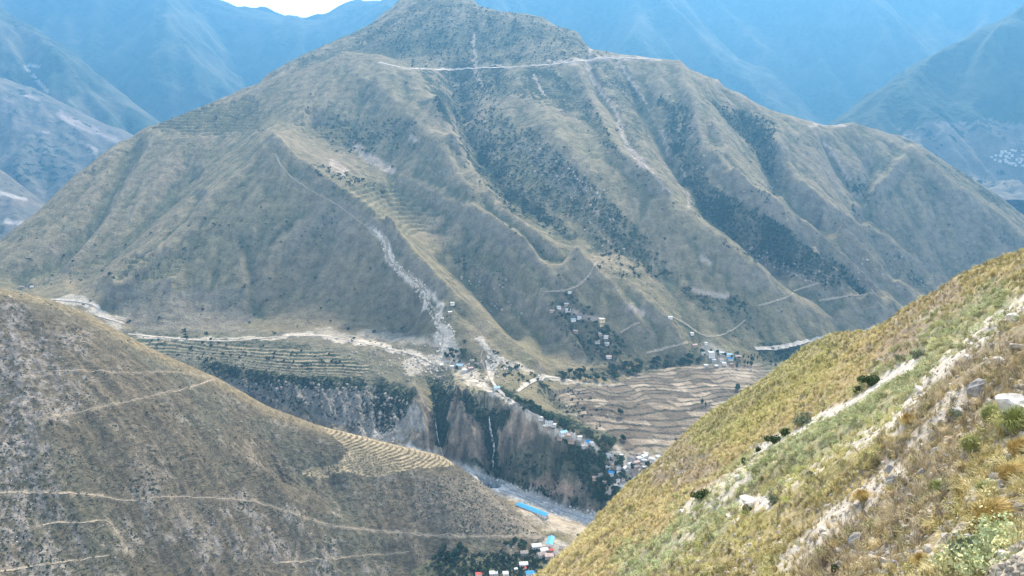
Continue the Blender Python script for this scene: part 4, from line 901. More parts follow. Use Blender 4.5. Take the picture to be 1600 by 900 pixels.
# ================================================================== TREES
M_BARK = flat_mat('tree_bark', (0.10, 0.075, 0.05), scale=2.0)
M_CROWN = [flat_mat('crown_leaves_dark', (0.030, 0.060, 0.026), var=0.5, scale=0.6), flat_mat('crown_leaves_mid', (0.055, 0.085, 0.032), var=0.5, scale=0.6), flat_mat('crown_leaves_olive', (0.075, 0.090, 0.045), var=0.4, scale=0.6)]
def trunk_mesh(name, h, r, mat, limbs, seed):
    rr = np.random.default_rng(seed); V = []; Fc = []
    def tube(a, b, r0, r1):
        a = np.array(a, float); b = np.array(b, float); d = b - a; d /= np.linalg.norm(d)
        s = np.cross(d, (0.3, 0.9, 0.1)); s /= np.linalg.norm(s); t = np.cross(d, s); k = len(V)
        for p, q in ((a, r0), (b, r1)):
            for i in range(5): an = i * 2 * math.pi / 5; V.append(p + (s * math.cos(an) + t * math.sin(an)) * q)
        for i in range(5): Fc.append((k + i, k + (i + 1) % 5, k + 5 + (i + 1) % 5, k + 5 + i))
    tube((0, 0, -0.5), (0.1, 0, h * 0.55), r, r * 0.7); tube((0.1, 0, h * 0.55), (0, 0.1, h), r * 0.7, r * 0.25)
    for i in range(limbs):
        a = i * 6.283 / limbs + rr.random(); z = h * (0.4 + 0.4 * rr.random()); l = h * 0.42
        tube((0, 0, z), (math.cos(a) * l, math.sin(a) * l, z + l * 0.6), r * 0.4, r * 0.1)
    return mesh_from(name, V, Fc, mat)
def part(name, me, parent, label=None):
    o = bpy.data.objects.new(name, me); COL.objects.link(o); o.parent = parent
    if label: o['label'] = label
    return o
def empty(name, loc, rz=0, s=1.0):
    o = bpy.data.objects.new(name, None); COL.objects.link(o); o.location = loc; o.rotation_euler = (0, 0, rz)
    o.scale = (s, s, s) if isinstance(s, (int, float)) else s; o.empty_display_size = 0.5
    return o
TREE_KINDS = {}
for i in range(4):
    TREE_KINDS['broad%d' % i] = (trunk_mesh('trunk', 4.6, 0.32, M_BARK, 4, i), leaf_mesh('crown', M_CROWN[i % 3], 300, np.array((3.2, 3.2, 2.7)), 1.15, 60 + i, 0.85, 9), 2.4)
for i in range(2):
    TREE_KINDS['tall%d' % i] = (trunk_mesh('trunk', 9.0, 0.28, M_BARK, 3, 10 + i), leaf_mesh('crown', M_CROWN[i], 300, np.array((1.7, 1.7, 4.4)), 0.95, 70 + i, 1.5, 11), 1.6)
TREES = []
def add_tree(layer, px, py, kind, size, p=None):
    p = p or layer.cast(px, py)
    if p is None: return None
    tr, cr, zc = TREE_KINDS[kind]
    e = empty('tree', (p.x, p.y, p.z - 0.3), random.random() * 6.28, size * (0.9 + 0.2 * random.random()))
    part('trunk', tr, e); c = part('crown', cr, e); c.location = (0, 0, zc)
    TREES.append(e); return e
def name_row(objs, base, group, cat, what='tree', many=26, zone=''):
    """say which one of a row it is, counted from the left as the camera sees them"""
    objs = [o for o in objs if o is not None]
    objs.sort(key=lambda o: proj(o.location.x, o.location.y, o.location.z)[0])
    n = len(objs); nth = ['second', 'third', 'fourth', 'fifth', 'sixth', 'seventh', 'eighth', 'ninth', 'tenth', 'eleventh', 'twelfth', 'thirteenth']
    ords = ['leftmost'] + [q + ' from the left' for q in nth]; rords = ['rightmost'] + [q + ' from the right' for q in nth]
    for i, o in enumerate(objs):
        lab = base
        if 1 < n <= many: lab = base + ', ' + (ords[i] if i < (n + 1) // 2 else rords[n - 1 - i])
        tag(o, lab, cat, group)
def grove(layer, poly, n, kinds, size, base, group, seed):
    r = np.random.default_rng(seed); out = []
    xs = [a for a, b in poly]; ys = [b for a, b in poly]; got = []
    for _ in range(n * 40):
        if len(out) >= n: break
        px = r.uniform(min(xs), max(xs)); py = r.uniform(min(ys), max(ys))
        if not inside(np.array([px]), np.array([py]), poly)[0]: continue
        if any((px - a) ** 2 + (2.0 * (py - b)) ** 2 < 20 for a, b in got): continue
        got.append((px, py)); out.append(add_tree(layer, px, py, kinds[r.integers(len(kinds))], size * r.uniform(0.7, 1.25)))
    name_row(out, base, group, 'tree'); return out
BR = ['broad0', 'broad1', 'broad2', 'broad3']
for px, py, kd, s, lab in [
    (969, 650, 'broad0', 1.7, 'round dark tree alone among the left fan fields'), (1097, 634, 'tall0', 1.5, 'tall dark tree standing in the middle of the fan fields'),
    (1102, 636, 'tall1', 1.1, 'shorter tree touching the tall dark tree in the fan fields'), (1152, 611, 'broad3', 1.6, 'dark tree on the terraces near the right edge of the fan'),
    (908, 846, 'broad1', 1.5, 'big round dark tree at the end of the sand flat beside the near slope'), (1058, 693, 'broad0', 1.15, 'wide dark tree on the fan against the near slope'),
    (1068, 690, 'broad2', 0.8, 'small dark tree right of the wide one against the near slope')]:
    t = add_tree(M, px, py, kd, s)
    if t: tag(t, lab, 'tree')
grove(M, [(865, 585), (900, 583), (945, 577), (945, 598), (880, 598)], 17, BR, 1.25, 'dark leafy tree in the left belt above the fan', 'trees along the top of the fan fields', 1)
grove(M, [(946, 576), (1000, 566), (1015, 566), (1010, 582), (946, 598)], 19, BR, 1.35, 'dark leafy tree in the middle belt above the fan', 'trees along the top of the fan fields', 21)
grove(M, [(1016, 564), (1090, 556), (1095, 572), (1016, 580)], 18, BR, 1.2, 'dark leafy tree in the right belt above the fan', 'trees along the top of the fan fields', 22)
grove(M, [(1140, 562), (1192, 556), (1196, 572), (1150, 578)], 16, ['tall0', 'tall1'], 1.15, 'tall dark tree in the stand right of the fan hamlet', 'tall trees right of the fan hamlet', 2)
grove(M, [(1200, 566), (1235, 560), (1240, 575), (1215, 580)], 7, BR, 0.9, 'small tree between tall stand and near slope', 'trees right of the tall stand', 3)
grove(M, [(1085, 548), (1150, 552), (1160, 560), (1090, 558)], 8, BR, 0.8, 'tree behind the houses of the fan hamlet', 'trees behind the fan hamlet', 4)
grove(M, [(860, 468), (895, 456), (925, 490), (935, 500), (900, 512), (870, 495)], 14, BR, 1.0, 'leafy tree by the upper hillside village houses', 'trees in the hillside village', 5)
grove(M, [(905, 514), (940, 502), (960, 520), (995, 556), (930, 560), (905, 525)], 18, BR, 1.1, 'leafy tree by the lower hillside village houses', 'trees in the hillside village', 25)
grove(M, [(690, 568), (700, 545), (725, 535), (735, 560), (725, 585), (700, 578)], 12, BR, 1.0, 'dark tree in the hamlet on the spur', 'trees in the spur hamlet', 6)
grove(M, [(790, 615), (830, 635), (880, 660), (925, 680), (930, 692), (880, 672), (830, 652), (795, 628)], 22, BR, 1.25, 'dark tree behind the gorge rim houses', 'trees behind the gorge rim houses', 7)
grove(M, [(925, 690), (975, 684), (978, 705), (950, 712), (930, 702)], 8, BR, 1.6, 'big dark tree above the town', 'big trees above the town', 8)
grove(M, [(930, 708), (965, 715), (985, 745), (960, 770), (935, 760), (925, 730)], 18, BR, 1.3, 'tree on the bank left of the town houses', 'trees left of the town', 9)
grove(M, [(985, 725), (1035, 725), (1020, 760), (985, 775), (965, 765)], 12, BR, 1.2, 'tree among the town houses', 'trees in the town', 10)
grove(M, [(665, 878), (680, 855), (725, 843), (740, 845), (738, 862), (690, 880)], 20, BR, 1.15, 'dark tree in the left half of the lower grove', 'trees in the grove below the left hill', 11)
grove(M, [(740, 845), (800, 843), (825, 850), (820, 862), (780, 858), (740, 862)], 20, BR, 1.15, 'dark tree in the right half of the lower grove', 'trees in the grove below the left hill', 31)
grove(M, [(680, 884), (740, 868), (745, 898), (680, 900)], 8, BR, 0.9, 'tree on the terraces under the grove', 'trees on the terraces under the grove', 32)
grove(M, [(750, 880), (790, 872), (830, 868), (850, 885), (800, 898), (750, 898)], 9, BR, 0.9, 'tree around the lower riverside houses', 'trees round the lower riverside houses', 12)
grove(M, [(215, 520), (300, 524), (370, 532), (370, 562), (300, 550)], 10, BR, 0.8, 'small dark tree on the left bench terraces', 'trees on the left bench terraces', 13)
grove(M, [(372, 532), (470, 548), (560, 560), (560, 575), (420, 570), (372, 560)], 10, BR, 0.8, 'small dark tree on the right bench terraces', 'trees on the left bench terraces', 33)

grove(M, [(930, 755), (975, 770), (985, 790), (960, 800), (935, 785)], 14, BR, 1.2, 'tree on the slope below the town', 'trees below the town', 16)

# ================================================================== HOUSES
def box_mesh(name, x0, x1, y0, y1, z0, z1, mat, bevel=0):
    V = [(x, y, z) for z in (z0, z1) for y in (y0, y1) for x in (x0, x1)]
    return mesh_from(name, V, [(0, 2, 3, 1), (4, 5, 7, 6), (0, 1, 5, 4), (1, 3, 7, 5), (3, 2, 6, 7), (2, 0, 4, 6)], mat)
M_WALL = {'white': flat_mat('white_plaster', (0.68, 0.66, 0.62), var=0.15, scale=0.8), 'mud': flat_mat('mud_wall', (0.38, 0.30, 0.22), scale=0.8), 'grey': flat_mat('grey_block_wall', (0.42, 0.41, 0.39), scale=0.8), 'yellow': flat_mat('pale_yellow_plaster', (0.66, 0.55, 0.32), scale=0.8)}
M_ROOF = {'blue': flat_mat('blue_metal_roof', (0.05, 0.30, 0.62), rough=0.45, var=0.12, scale=0.5), 'pale': flat_mat('pale_concrete_roof', (0.62, 0.61, 0.58), var=0.18, scale=0.5), 'tile': flat_mat('grey_brown_tile_roof', (0.30, 0.25, 0.22), scale=0.8),
          'lightblue': flat_mat('faded_blue_roof', (0.32, 0.52, 0.66), var=0.15, scale=0.5), 'red': flat_mat('red_sheet_roof', (0.62, 0.12, 0.09), var=0.15, scale=0.5), 'pink': flat_mat('pinkish_tile_roof', (0.52, 0.38, 0.33), scale=0.6)}
M_GLASS = flat_mat('dark_window_glass', (0.05, 0.06, 0.07), rough=0.2, var=0.1); M_DOOR = flat_mat('wooden_door', (0.16, 0.09, 0.05))
M_RIDGE = flat_mat('ridge_cap', (0.45, 0.44, 0.42))
def gable_roof(w, d, h, rise, ov, mat, ribs=0):
    x, y = w / 2 + ov, d / 2 + ov; t = 0.18
    V = [(-x, -y, h), (x, -y, h), (x, y, h), (-x, y, h), (-x, 0, h + rise), (x, 0, h + rise)]
    V += [(a, b, c + t) for a, b, c in V]
    Fc = [(0, 1, 5, 4), (2, 3, 4, 5), (6, 10, 11, 7), (8, 11, 10, 9), (0, 6, 7, 1), (2, 8, 9, 3), (0, 4, 10, 6), (4, 3, 9, 10), (1, 7, 11, 5), (5, 11, 8, 2)]
    for i in range(ribs):
        xx = -x + 2 * x * (i + 0.5) / ribs
        for sg in (-1, 1):
            k = len(V); V += [(xx - 0.1, sg * y, h + t), (xx + 0.1, sg * y, h + t), (xx + 0.1, 0, h + rise + t), (xx - 0.1, 0, h + rise + t)]
            V += [(a, b, c + 0.12) for a, b, c in V[k:k + 4]]
            Fc += [(k + 4, k + 5, k + 6, k + 7), (k, k + 1, k + 5, k + 4), (k + 1, k + 2, k + 6, k + 5), (k + 3, k, k + 4, k + 7)]
    return mesh_from('roof', V, Fc, mat)
def gable_walls(w, d, h, rise, mat):
    x, y = w / 2, d / 2
    V = [(-x, -y, -3), (x, -y, -3), (x, y, -3), (-x, y, -3), (-x, -y, h), (x, -y, h), (x, y, h), (-x, y, h), (-x, 0, h + rise * 0.97), (x, 0, h + rise * 0.97)]
    return mesh_from('wall', V, [(0, 1, 5, 4), (1, 2, 6, 9, 5), (2, 3, 7, 6), (3, 0, 4, 8, 7)], mat)
def flat_roof(w, d, h, mat):
    x, y = w / 2 + 0.25, d / 2 + 0.25; V = []; Fc = []
    def bx(x0, x1, y0, y1, z0, z1):
        k = len(V); V.extend([(a, b, c) for c in (z0, z1) for b in (y0, y1) for a in (x0, x1)])
        Fc.extend([tuple(k + i for i in f) for f in [(0, 2, 3, 1), (4, 5, 7, 6), (0, 1, 5, 4), (1, 3, 7, 5), (3, 2, 6, 7), (2, 0, 4, 6)]])
    bx(-x, x, -y, y, h, h + 0.2); bx(-x, x, -y, -y + 0.25, h + 0.2, h + 0.7); bx(-x, x, y - 0.25, y, h + 0.2, h + 0.7)
    bx(-x, -x + 0.25, -y + 0.25, y - 0.25, h + 0.2, h + 0.7); bx(x - 0.25, x, -y + 0.25, y - 0.25, h + 0.2, h + 0.7)
    return mesh_from('roof', V, Fc, mat)
PROTO = {}
WIN = box_mesh('window', -0.6, 0.6, -0.06, 0.04, 0, 1.2, M_GLASS); DOOR = box_mesh('door', -0.55, 0.55, -0.07, 0.04, 0, 2.1, M_DOOR)
def house_meshes(kind, wall, roof):
    key = (kind, wall, roof)
    if key not in PROTO:
        w, d, h = {'flat': (9, 8, 3.4), 'flat2': (9, 8, 6.4), 'gable': (11, 7, 3.6), 'gable2': (11, 7.5, 6.0)}[kind]
        if kind.startswith('flat'): PROTO[key] = (box_mesh('wall', -w / 2, w / 2, -d / 2, d / 2, -3, h, M_WALL[wall]), flat_roof(w, d, h, M_ROOF[roof]), w, d, h)
        else: PROTO[key] = (gable_walls(w, d, h, 2.0, M_WALL[wall]), gable_roof(w, d, h, 2.0, 0.6, M_ROOF[roof]), w, d, h)
    return PROTO[key]
ROOFWORD = {'blue': 'bright blue roof', 'pale': 'flat pale roof', 'tile': 'grey tiled roof', 'lightblue': 'faded light blue roof', 'red': 'red roof', 'pink': 'pinkish roof'}
WALLWORD = {'white': 'white', 'mud': 'brown mud-walled', 'grey': 'grey', 'yellow': 'pale yellow'}
def add_house(layer, px, py, kind, wall, roof, rz=0.0, s=1.0, sub=0.0, detail=True):
    p = layer.cast(px, py)
    if p is None: return None
    wm, rm, w, d, h = house_meshes(kind, wall, roof)
    e = empty('house', (p.x, p.y, p.z - sub), rz, s); part('wall', wm, e); part('roof', rm, e)
    if detail:
        for fl in range(2 if kind.endswith('2') else 1):
            for i in (-1, 0, 1):
                if i == 0 and fl == 0: continue
                q = part('window', WIN, e); q.location = (i * w * 0.3, -d / 2 - 0.03, 1.0 + 3.0 * fl)
            q = part('window', WIN, e); q.location = (w / 2 + 0.03, 0, 1.0 + 3.0 * fl); q.rotation_euler = (0, 0, R(90))
            q = part('window', WIN, e); q.location = (-w / 2 - 0.03, 0, 1.0 + 3.0 * fl); q.rotation_euler = (0, 0, R(-90))
        q = part('door', DOOR, e); q.location = (0, -d / 2 - 0.03, 0)
    e['_w'] = WALLWORD[wall]; e['_r'] = ROOFWORD[roof].replace('flat ', '' if kind.startswith('gable') else 'flat '); e['_s'] = 'two-storey ' if kind.endswith('2') else ''
    return e
def village(layer, spots, where, group, many=26):
    hs = [add_house(layer, *sp) for sp in spots]; hs = [h for h in hs if h]
    byk = {}
    for h in hs: byk.setdefault('%s%s house with %s %s' % (h['_s'], h['_w'], h['_r'], where), []).append(h)
    for k, v in byk.items(): name_row(v, k, group, 'house', many=many)
    for h in hs:
        for q in ('_w', '_r', '_s'): del h[q]
    return hs
def spread(poly, n, seed, kinds, gap=9, rz=(-.4, .4), s=(0.75, 1.1), detail=True):
    r = np.random.default_rng(seed); xs = [a for a, b in poly]; ys = [b for a, b in poly]; got = []; out = []
    for _ in range(n * 80):
        if len(out) >= n: break
        px = r.uniform(min(xs), max(xs)); py = r.uniform(min(ys), max(ys))
        if not inside(np.array([px]), np.array([py]), poly)[0] or any((px - a) ** 2 + (1.7 * (py - b)) ** 2 < gap * gap for a, b in got): continue
        got.append((px, py)); k = kinds[r.integers(len(kinds))]; out.append((px, py, k[0], k[1], k[2], float(r.uniform(*rz)), float(r.uniform(*s)), 0.0, detail))
    return out
# fan hamlet
village(M, [(1111, 556, 'flat2', 'white', 'pale', 0.1, 1.25), (1099, 553, 'flat', 'white', 'pale', 0.1, 0.8), (1128, 553, 'gable', 'white', 'pale', -0.2, 0.9), (1115, 566, 'flat2', 'grey', 'pale', 0.1, 0.9), (1127, 563, 'flat', 'white', 'pink', 0.3, 0.9),
            (1141, 562, 'gable', 'white', 'blue', 0.15, 0.9), (1139, 556, 'gable', 'white', 'lightblue', 0.1, 1.0), (1153, 559, 'gable', 'mud', 'pink', 0.0, 1.0), (1131, 571, 'flat2', 'white', 'pale', 0.0, 0.85), (1119, 573, 'flat', 'grey', 'pale', 0.2, 0.8),
            (1143, 570, 'flat', 'mud', 'tile', 0.1, 0.8), (1103, 572, 'flat', 'white', 'pale', -0.1, 0.8), (1085, 541, 'gable', 'mud', 'pink', 0.3, 0.9), (1103, 537, 'flat', 'white', 'pale', 0.2, 0.7), (1081, 522, 'flat', 'white', 'pale', 0.2, 0.8)],
        'in the fan hamlet', 'houses of the fan hamlet')
village(M, [(940, 501, 'flat', 'yellow', 'pale', 0.2, 1.3), (940, 508, 'flat', 'yellow', 'tile', 0.2, 0.9), (873, 481, 'flat', 'white', 'pale', 0.1, 0.95), (885, 477, 'gable', 'mud', 'pale', 0.3, 0.9), (888, 486, 'gable', 'white', 'pale', -0.2, 1.0), (896, 500, 'flat', 'white', 'lightblue', 0.1, 1.1),
            (905, 497, 'flat', 'white', 'pale', 0.1, 0.9), (938, 523, 'flat', 'mud', 'pale', 0.2, 0.9), (947, 527, 'gable', 'white', 'pale', -0.2, 0.8), (933, 535, 'gable', 'grey', 'tile', 0.3, 0.9), (948, 538, 'flat', 'grey', 'pale', 0.4, 0.9), (951, 559, 'gable', 'white', 'pink', 0.1, 0.9),
            (900, 519, 'gable', 'mud', 'pink', -0.5, 0.9), (862, 487, 'gable', 'mud', 'pink', 0.2, 0.8), (890, 457, 'flat', 'white', 'pale', 0.2, 0.8), (1047, 497, 'gable', 'white', 'pale', 0.0, 0.8)],
        'in the hillside village', 'houses of the hillside village')
village(M, [(718, 573, 'gable', 'white', 'lightblue', 0.1, 1.0), (726, 580, 'flat', 'white', 'pale', 0.2, 0.95), (706, 574, 'flat', 'white', 'pale', 0.0, 0.85), (700, 561, 'flat', 'mud', 'tile', 0.1, 0.9), (735, 577, 'gable', 'mud', 'pink', 0.4, 0.8), (690, 572, 'flat', 'mud', 'pale', 0.0, 0.7),
            (776, 608, 'gable', 'white', 'lightblue', 0.3, 0.9), (707, 475, 'flat', 'white', 'pale', 0.1, 0.9), (703, 489, 'gable', 'mud', 'pale', 0.4, 0.7)], 'in the spur hamlet', 'houses of the spur hamlet')
village(M, [(846, 654, 'flat', 'white', 'pale', -0.4, 0.9), (858, 662, 'gable', 'white', 'pale', -0.4, 1.0), (866, 665, 'flat', 'white', 'pale', -0.5, 0.8), (853, 668, 'flat', 'mud', 'pale', -0.4, 0.9), (880, 678, 'gable', 'white', 'lightblue', 0.5, 1.0), (888, 682, 'gable', 'mud', 'pink', -0.3, 0.8),
            (895, 679, 'flat', 'white', 'pale', -0.3, 0.7), (906, 684, 'flat', 'white', 'pale', -0.4, 0.75), (918, 693, 'gable', 'white', 'blue', 0.9, 0.9), (926, 694, 'gable', 'white', 'pale', -0.3, 0.8), (893, 690, 'gable', 'mud', 'tile', -0.4, 0.9), (912, 698, 'flat', 'grey', 'pale', 0.1, 0.7), (875, 685, 'flat', 'mud', 'tile', -0.3, 0.8)],
        'on the gorge rim', 'houses on the gorge rim')
village(M, [(954, 741, 'gable', 'white', 'blue', -0.4, 1.0), (963, 754, 'flat2', 'white', 'pale', 0.1, 1.0), (951, 712, 'flat', 'white', 'pale', 0.2, 0.9), (939, 743, 'gable', 'grey', 'tile', 0.4, 0.8), (930, 748, 'gable', 'mud', 'pink', 0.1, 0.8), (944, 753, 'flat', 'mud', 'pale', 0.1, 0.7), (976, 748, 'gable', 'grey', 'tile', 0.2, 0.9), (969, 741, 'gable', 'white', 'pale', -0.5, 0.8), (958, 727, 'gable', 'mud', 'tile', 0.5, 0.8), (966, 731, 'flat', 'white', 'pale', 0.2, 0.7), (972, 757, 'gable', 'white', 'tile', 0.7, 0.8), (950, 731, 'flat', 'grey', 'pale', 0.2, 0.7), (986, 752, 'gable', 'mud', 'pale', 0.3, 0.8)]
        + spread([(968, 712), (1005, 708), (1042, 716), (1040, 728), (1020, 745), (1000, 752), (975, 742)], 30, 5, [('gable', 'white', 'pale'), ('gable', 'grey', 'tile'), ('flat', 'white', 'pale'), ('gable', 'mud', 'tile'), ('flat2', 'grey', 'pale'), ('gable', 'mud', 'pink'), ('gable', 'grey', 'pale')], 8.5, (-0.9, 0.9), (0.55, 0.95)),
        'in the town', 'houses of the town below the fan', 26)
village(M, [(838, 856, 'gable', 'white', 'pale', 0.2, 1.1), (850, 862, 'gable', 'grey', 'pale', 0.3, 0.9), (861, 861, 'gable', 'mud', 'red', 0.1, 0.6), (858, 871, 'gable', 'mud', 'pink', 0.1, 1.0), (846, 869, 'gable', 'grey', 'tile', 0.5, 1.0), (872, 868, 'gable', 'grey', 'tile', 0.3, 1.0), (872, 877, 'flat', 'white', 'pale', 0.3, 0.8),
            (880, 859, 'gable', 'grey', 'tile', -0.2, 0.9), (888, 866, 'gable', 'mud', 'tile', 0.2, 0.9), (819, 866, 'gable', 'grey', 'tile', 0.1, 0.9), (818, 884, 'gable', 'white', 'pale', 0.1, 0.95), (819, 889, 'gable', 'white', 'red', 0.2, 0.5), (806, 890, 'flat', 'white', 'pale', 0.1, 0.5),
            (748, 899, 'gable', 'white', 'red', 0.1, 0.7), (771, 898, 'gable', 'grey', 'pale', 0.1, 0.9), (790, 898, 'flat', 'white', 'pale', 0.1, 0.8), (828, 898, 'gable', 'white', 'blue', 0.1, 0.9), (895, 873, 'flat', 'white', 'pale', 0.2, 0.7)],
        'by the riverside', 'riverside houses')
village(M, [(35, 450, 'gable', 'mud', 'tile', 0.1, 0.9), (50, 449, 'flat', 'white', 'pale', 0.1, 0.8)], 'behind the left crest', 'houses behind the left hill')
RFH = LAYERS['right_far_hill']
village(RFH, spread([(1546, 240), (1600, 232), (1640, 236), (1640, 262), (1552, 257)], 44, 8, [('flat', 'white', 'pale'), ('flat2', 'white', 'pale'), ('gable', 'white', 'pale')], 5.0, (-.5, .5), (1.1, 1.9), False),
        'in the distant village', 'houses of the distant village', 26)

# long shed with the blue roof on the flat by the river
pa, pb = M.cast(812, 790), M.cast(852, 808)
dv = Vector((pb.x - pa.x, pb.y - pa.y)); Ls = dv.length * 1.12; az = math.atan2(dv.y, dv.x)
sh = empty('long_shed', ((pa.x + pb.x) / 2, (pa.y + pb.y) / 2, min(pa.z, pb.z) + 0.8), az); tag(sh, 'long white shed with a ribbed bright blue roof on the river flat', 'shed')
part('wall', gable_walls(Ls, 9, 3.6, 1.8, M_WALL['white']), sh); part('roof', gable_roof(Ls, 9, 3.6, 1.8, 0.7, M_ROOF['blue'], 14), sh)
for i in range(12):
    q = part('window', WIN, sh); q.location = (-Ls / 2 + Ls * (i + 0.5) / 12, -4.53, 1.2)
q = part('door', DOOR, sh); q.location = (Ls / 2 + 0.03, 0, 0); q.rotation_euler = (0, 0, R(90)); q.scale = (2, 1, 1.2)
pc = M.cast(860, 850)
hall = empty('hall', (pc.x, pc.y, pc.z), R(78)); tag(hall, 'narrow hall with a light blue roof end-on beside the sand flat', 'hall')
part('wall', gable_walls(20, 8, 5.0, 1.8, M_WALL['white']), hall); part('roof', gable_roof(20, 8, 5.0, 1.8, 0.5, flat_mat('sky_blue_roof', (0.12, 0.42, 0.70), rough=0.45, var=0.1), 6), hall)
for i in range(4):
    q = part('window', WIN, hall); q.location = (-7.5 + 5 * i, -4.03, 1.6)
q = part('door', DOOR, hall); q.location = (-10.03, 0, 0); q.rotation_euler = (0, 0, R(-90))

# ================================================================== ROCKS
M_STONE = [terrain_like for terrain_like in (flat_mat('pale_stone', (0.50, 0.47, 0.43), var=0.35, scale=3.0, bump=0.6), flat_mat('grey_stone', (0.24, 0.23, 0.22), var=0.4, scale=4.0, bump=0.6), flat_mat('ochre_stone', (0.47, 0.36, 0.22), var=0.35, scale=3.0, bump=0.6))]
def rock_mesh(name, mat, seed, sub=3, dims=(1, 1, 1), facets=9):
    bm = bmesh.new(); bmesh.ops.create_icosphere(bm, subdivisions=sub, radius=1.0)
    r = np.random.default_rng(seed); pl = [(lambda v: v / np.linalg.norm(v))(r.normal(0, 1, 3)) for _ in range(facets)]; dd = r.uniform(0.45, 0.85, facets)
    off = r.random(3) * 50
    for v in bm.verts:
        c = np.array(v.co)
        for p, d in zip(pl, dd):
            t = c @ p
            if t > d: c = c - p * (t - d) * 0.9
        k = 1 + 0.13 * float(pnoise(np.array([c[0] * 2.3 + off[0]]), np.array([c[1] * 2.3 + c[2] * 1.7 + off[1]]))[0]) * 2
        v.co = Vector(c * k) * Vector(dims) if False else Vector((c[0] * k * dims[0], c[1] * k * dims[1], c[2] * k * dims[2]))
    me = bpy.data.meshes.new(name); bm.to_mesh(me); bm.free(); me.materials.append(mat)
    return me
ROCKS = [rock_mesh('rock', M_STONE[i % 3], 100 + i, 3, d) for i, d in enumerate([(1, .8, .6), (.8, .9, .9), (1.1, .7, .7), (1.2, .9, .5), (.8, .8, 1.1), (1, 1, .7)])]
def near_px(px, py, wpx):
    """size in metres of something wpx pixels wide on the near slope"""
    p = Nn.cast(px, py)
    return p, (wpx * (cp_ * p.y - sp_ * p.z) / F_PX if p else 0)
for px, py, wpx, kd, rz, lab in [
    (1586, 646, 70, 0, 0.5, 'big flat white boulder at the right edge above the large tussock'), (1531, 612, 34, 1, 0.2, 'dark weathered rock standing on an ochre ledge left of the white boulder'), (1527, 632, 22, 2, 0.4, 'ochre rock ledge under the dark weathered rock'),
    (1497, 646, 24, 0, 0.9, 'low pale stone left of the ochre ledge'), (1478, 676, 20, 5, 1.0, 'tall ochre rock above the dry brown patch'), (1487, 694, 26, 2, 0.3, 'lower ochre rock at the left edge of the dry brown patch'), (1500, 700, 14, 2, 0.1, 'small ochre rock right of the lower ochre rock'),
    (1463, 710, 18, 1, 0.5, 'round dark rock left of the ochre rocks'), (1455, 688, 14, 4, 0.5, 'small dark rock above the round one'), (1397, 756, 24, 1, 0.2, 'dark overhanging rock above the cracked ochre outcrop'), (1393, 775, 18, 2, 0.7, 'upper block of the cracked ochre outcrop'),
    (1386, 800, 17, 2, 0.1, 'lower block of the cracked ochre outcrop'), (1380, 818, 12, 5, 0.4, 'small foot stone of the cracked ochre outcrop'), (1340, 848, 26, 1, 0.5, 'flat grey rock in the lower middle of the near slope'), (1350, 878, 22, 2, 0.9, 'ochre slab below the flat grey rock'),
    (1372, 876, 18, 5, 0.3, 'second ochre slab beside the leaning grey one'), (1395, 886, 20, 4, 0.9, 'leaning grey slab with a dark crack'), (1515, 842, 18, 0, 0.3, 'pale pinkish stone under the large bending tussock'), (1585, 500, 26, 0, 0.5, 'pale stone at the top of the upper scree strip'),
    (1560, 566, 22, 0, 0.9, 'pale angular stone above the dark weathered rock'), (1440, 612, 18, 3, 0.2, 'white stone in the middle of the upper scree strip'), (1592, 545, 24, 3, 1.2, 'white stone at the right edge below the scree top'), (1512, 560, 14, 0, 0.2, 'small white stone by the upper scree strip'),
    (1172, 788, 30, 3, 0.4, 'wide white rock patch in the lower sage band'), (1142, 810, 14, 3, 0.2, 'small white rock below the wide white one'), (1122, 812, 9, 0, 0.5, 'smallest white stone left of the small white rock'), (1155, 748, 16, 0, 0.8, 'pale stone at the foot of the lower scree strip'),
    (1068, 802, 15, 0, 0.2, 'pale stone at the left end of the sage band'), (1390, 735, 15, 4, 0.2, 'grey stone above the overhanging rock'), (1360, 700, 12, 1, 0.2, 'small grey stone below the scree fork'), (1250, 850, 14, 0, 0.3, 'pale stone on the lower pale scree'), (1290, 830, 16, 3, 0.8, 'pale slab on the lower pale scree'),
    (1440, 740, 14, 4, 0.8, 'grey stone in the tall dry grass'), (1580, 790, 16, 4, 0.8, 'grey stone at the right edge below the tussocks'), (1568, 870, 24, 0, 0.3, 'pale grey rock in the bottom right scree'), (1592, 850, 20, 0, 1.3, 'pale rock at the right edge of the bottom scree')]:
    p, sz = near_px(px, py, wpx)
    if not p: continue
    o = bpy.data.objects.new('rock', ROCKS[kd]); COL.objects.link(o); o.location = p + Vector((0, 0, 0.10 * sz)); o.scale = (sz * 0.62,) * 3; o.rotation_euler = (0.3 * random.random(), 0.4, rz); tag(o, lab, 'rock')

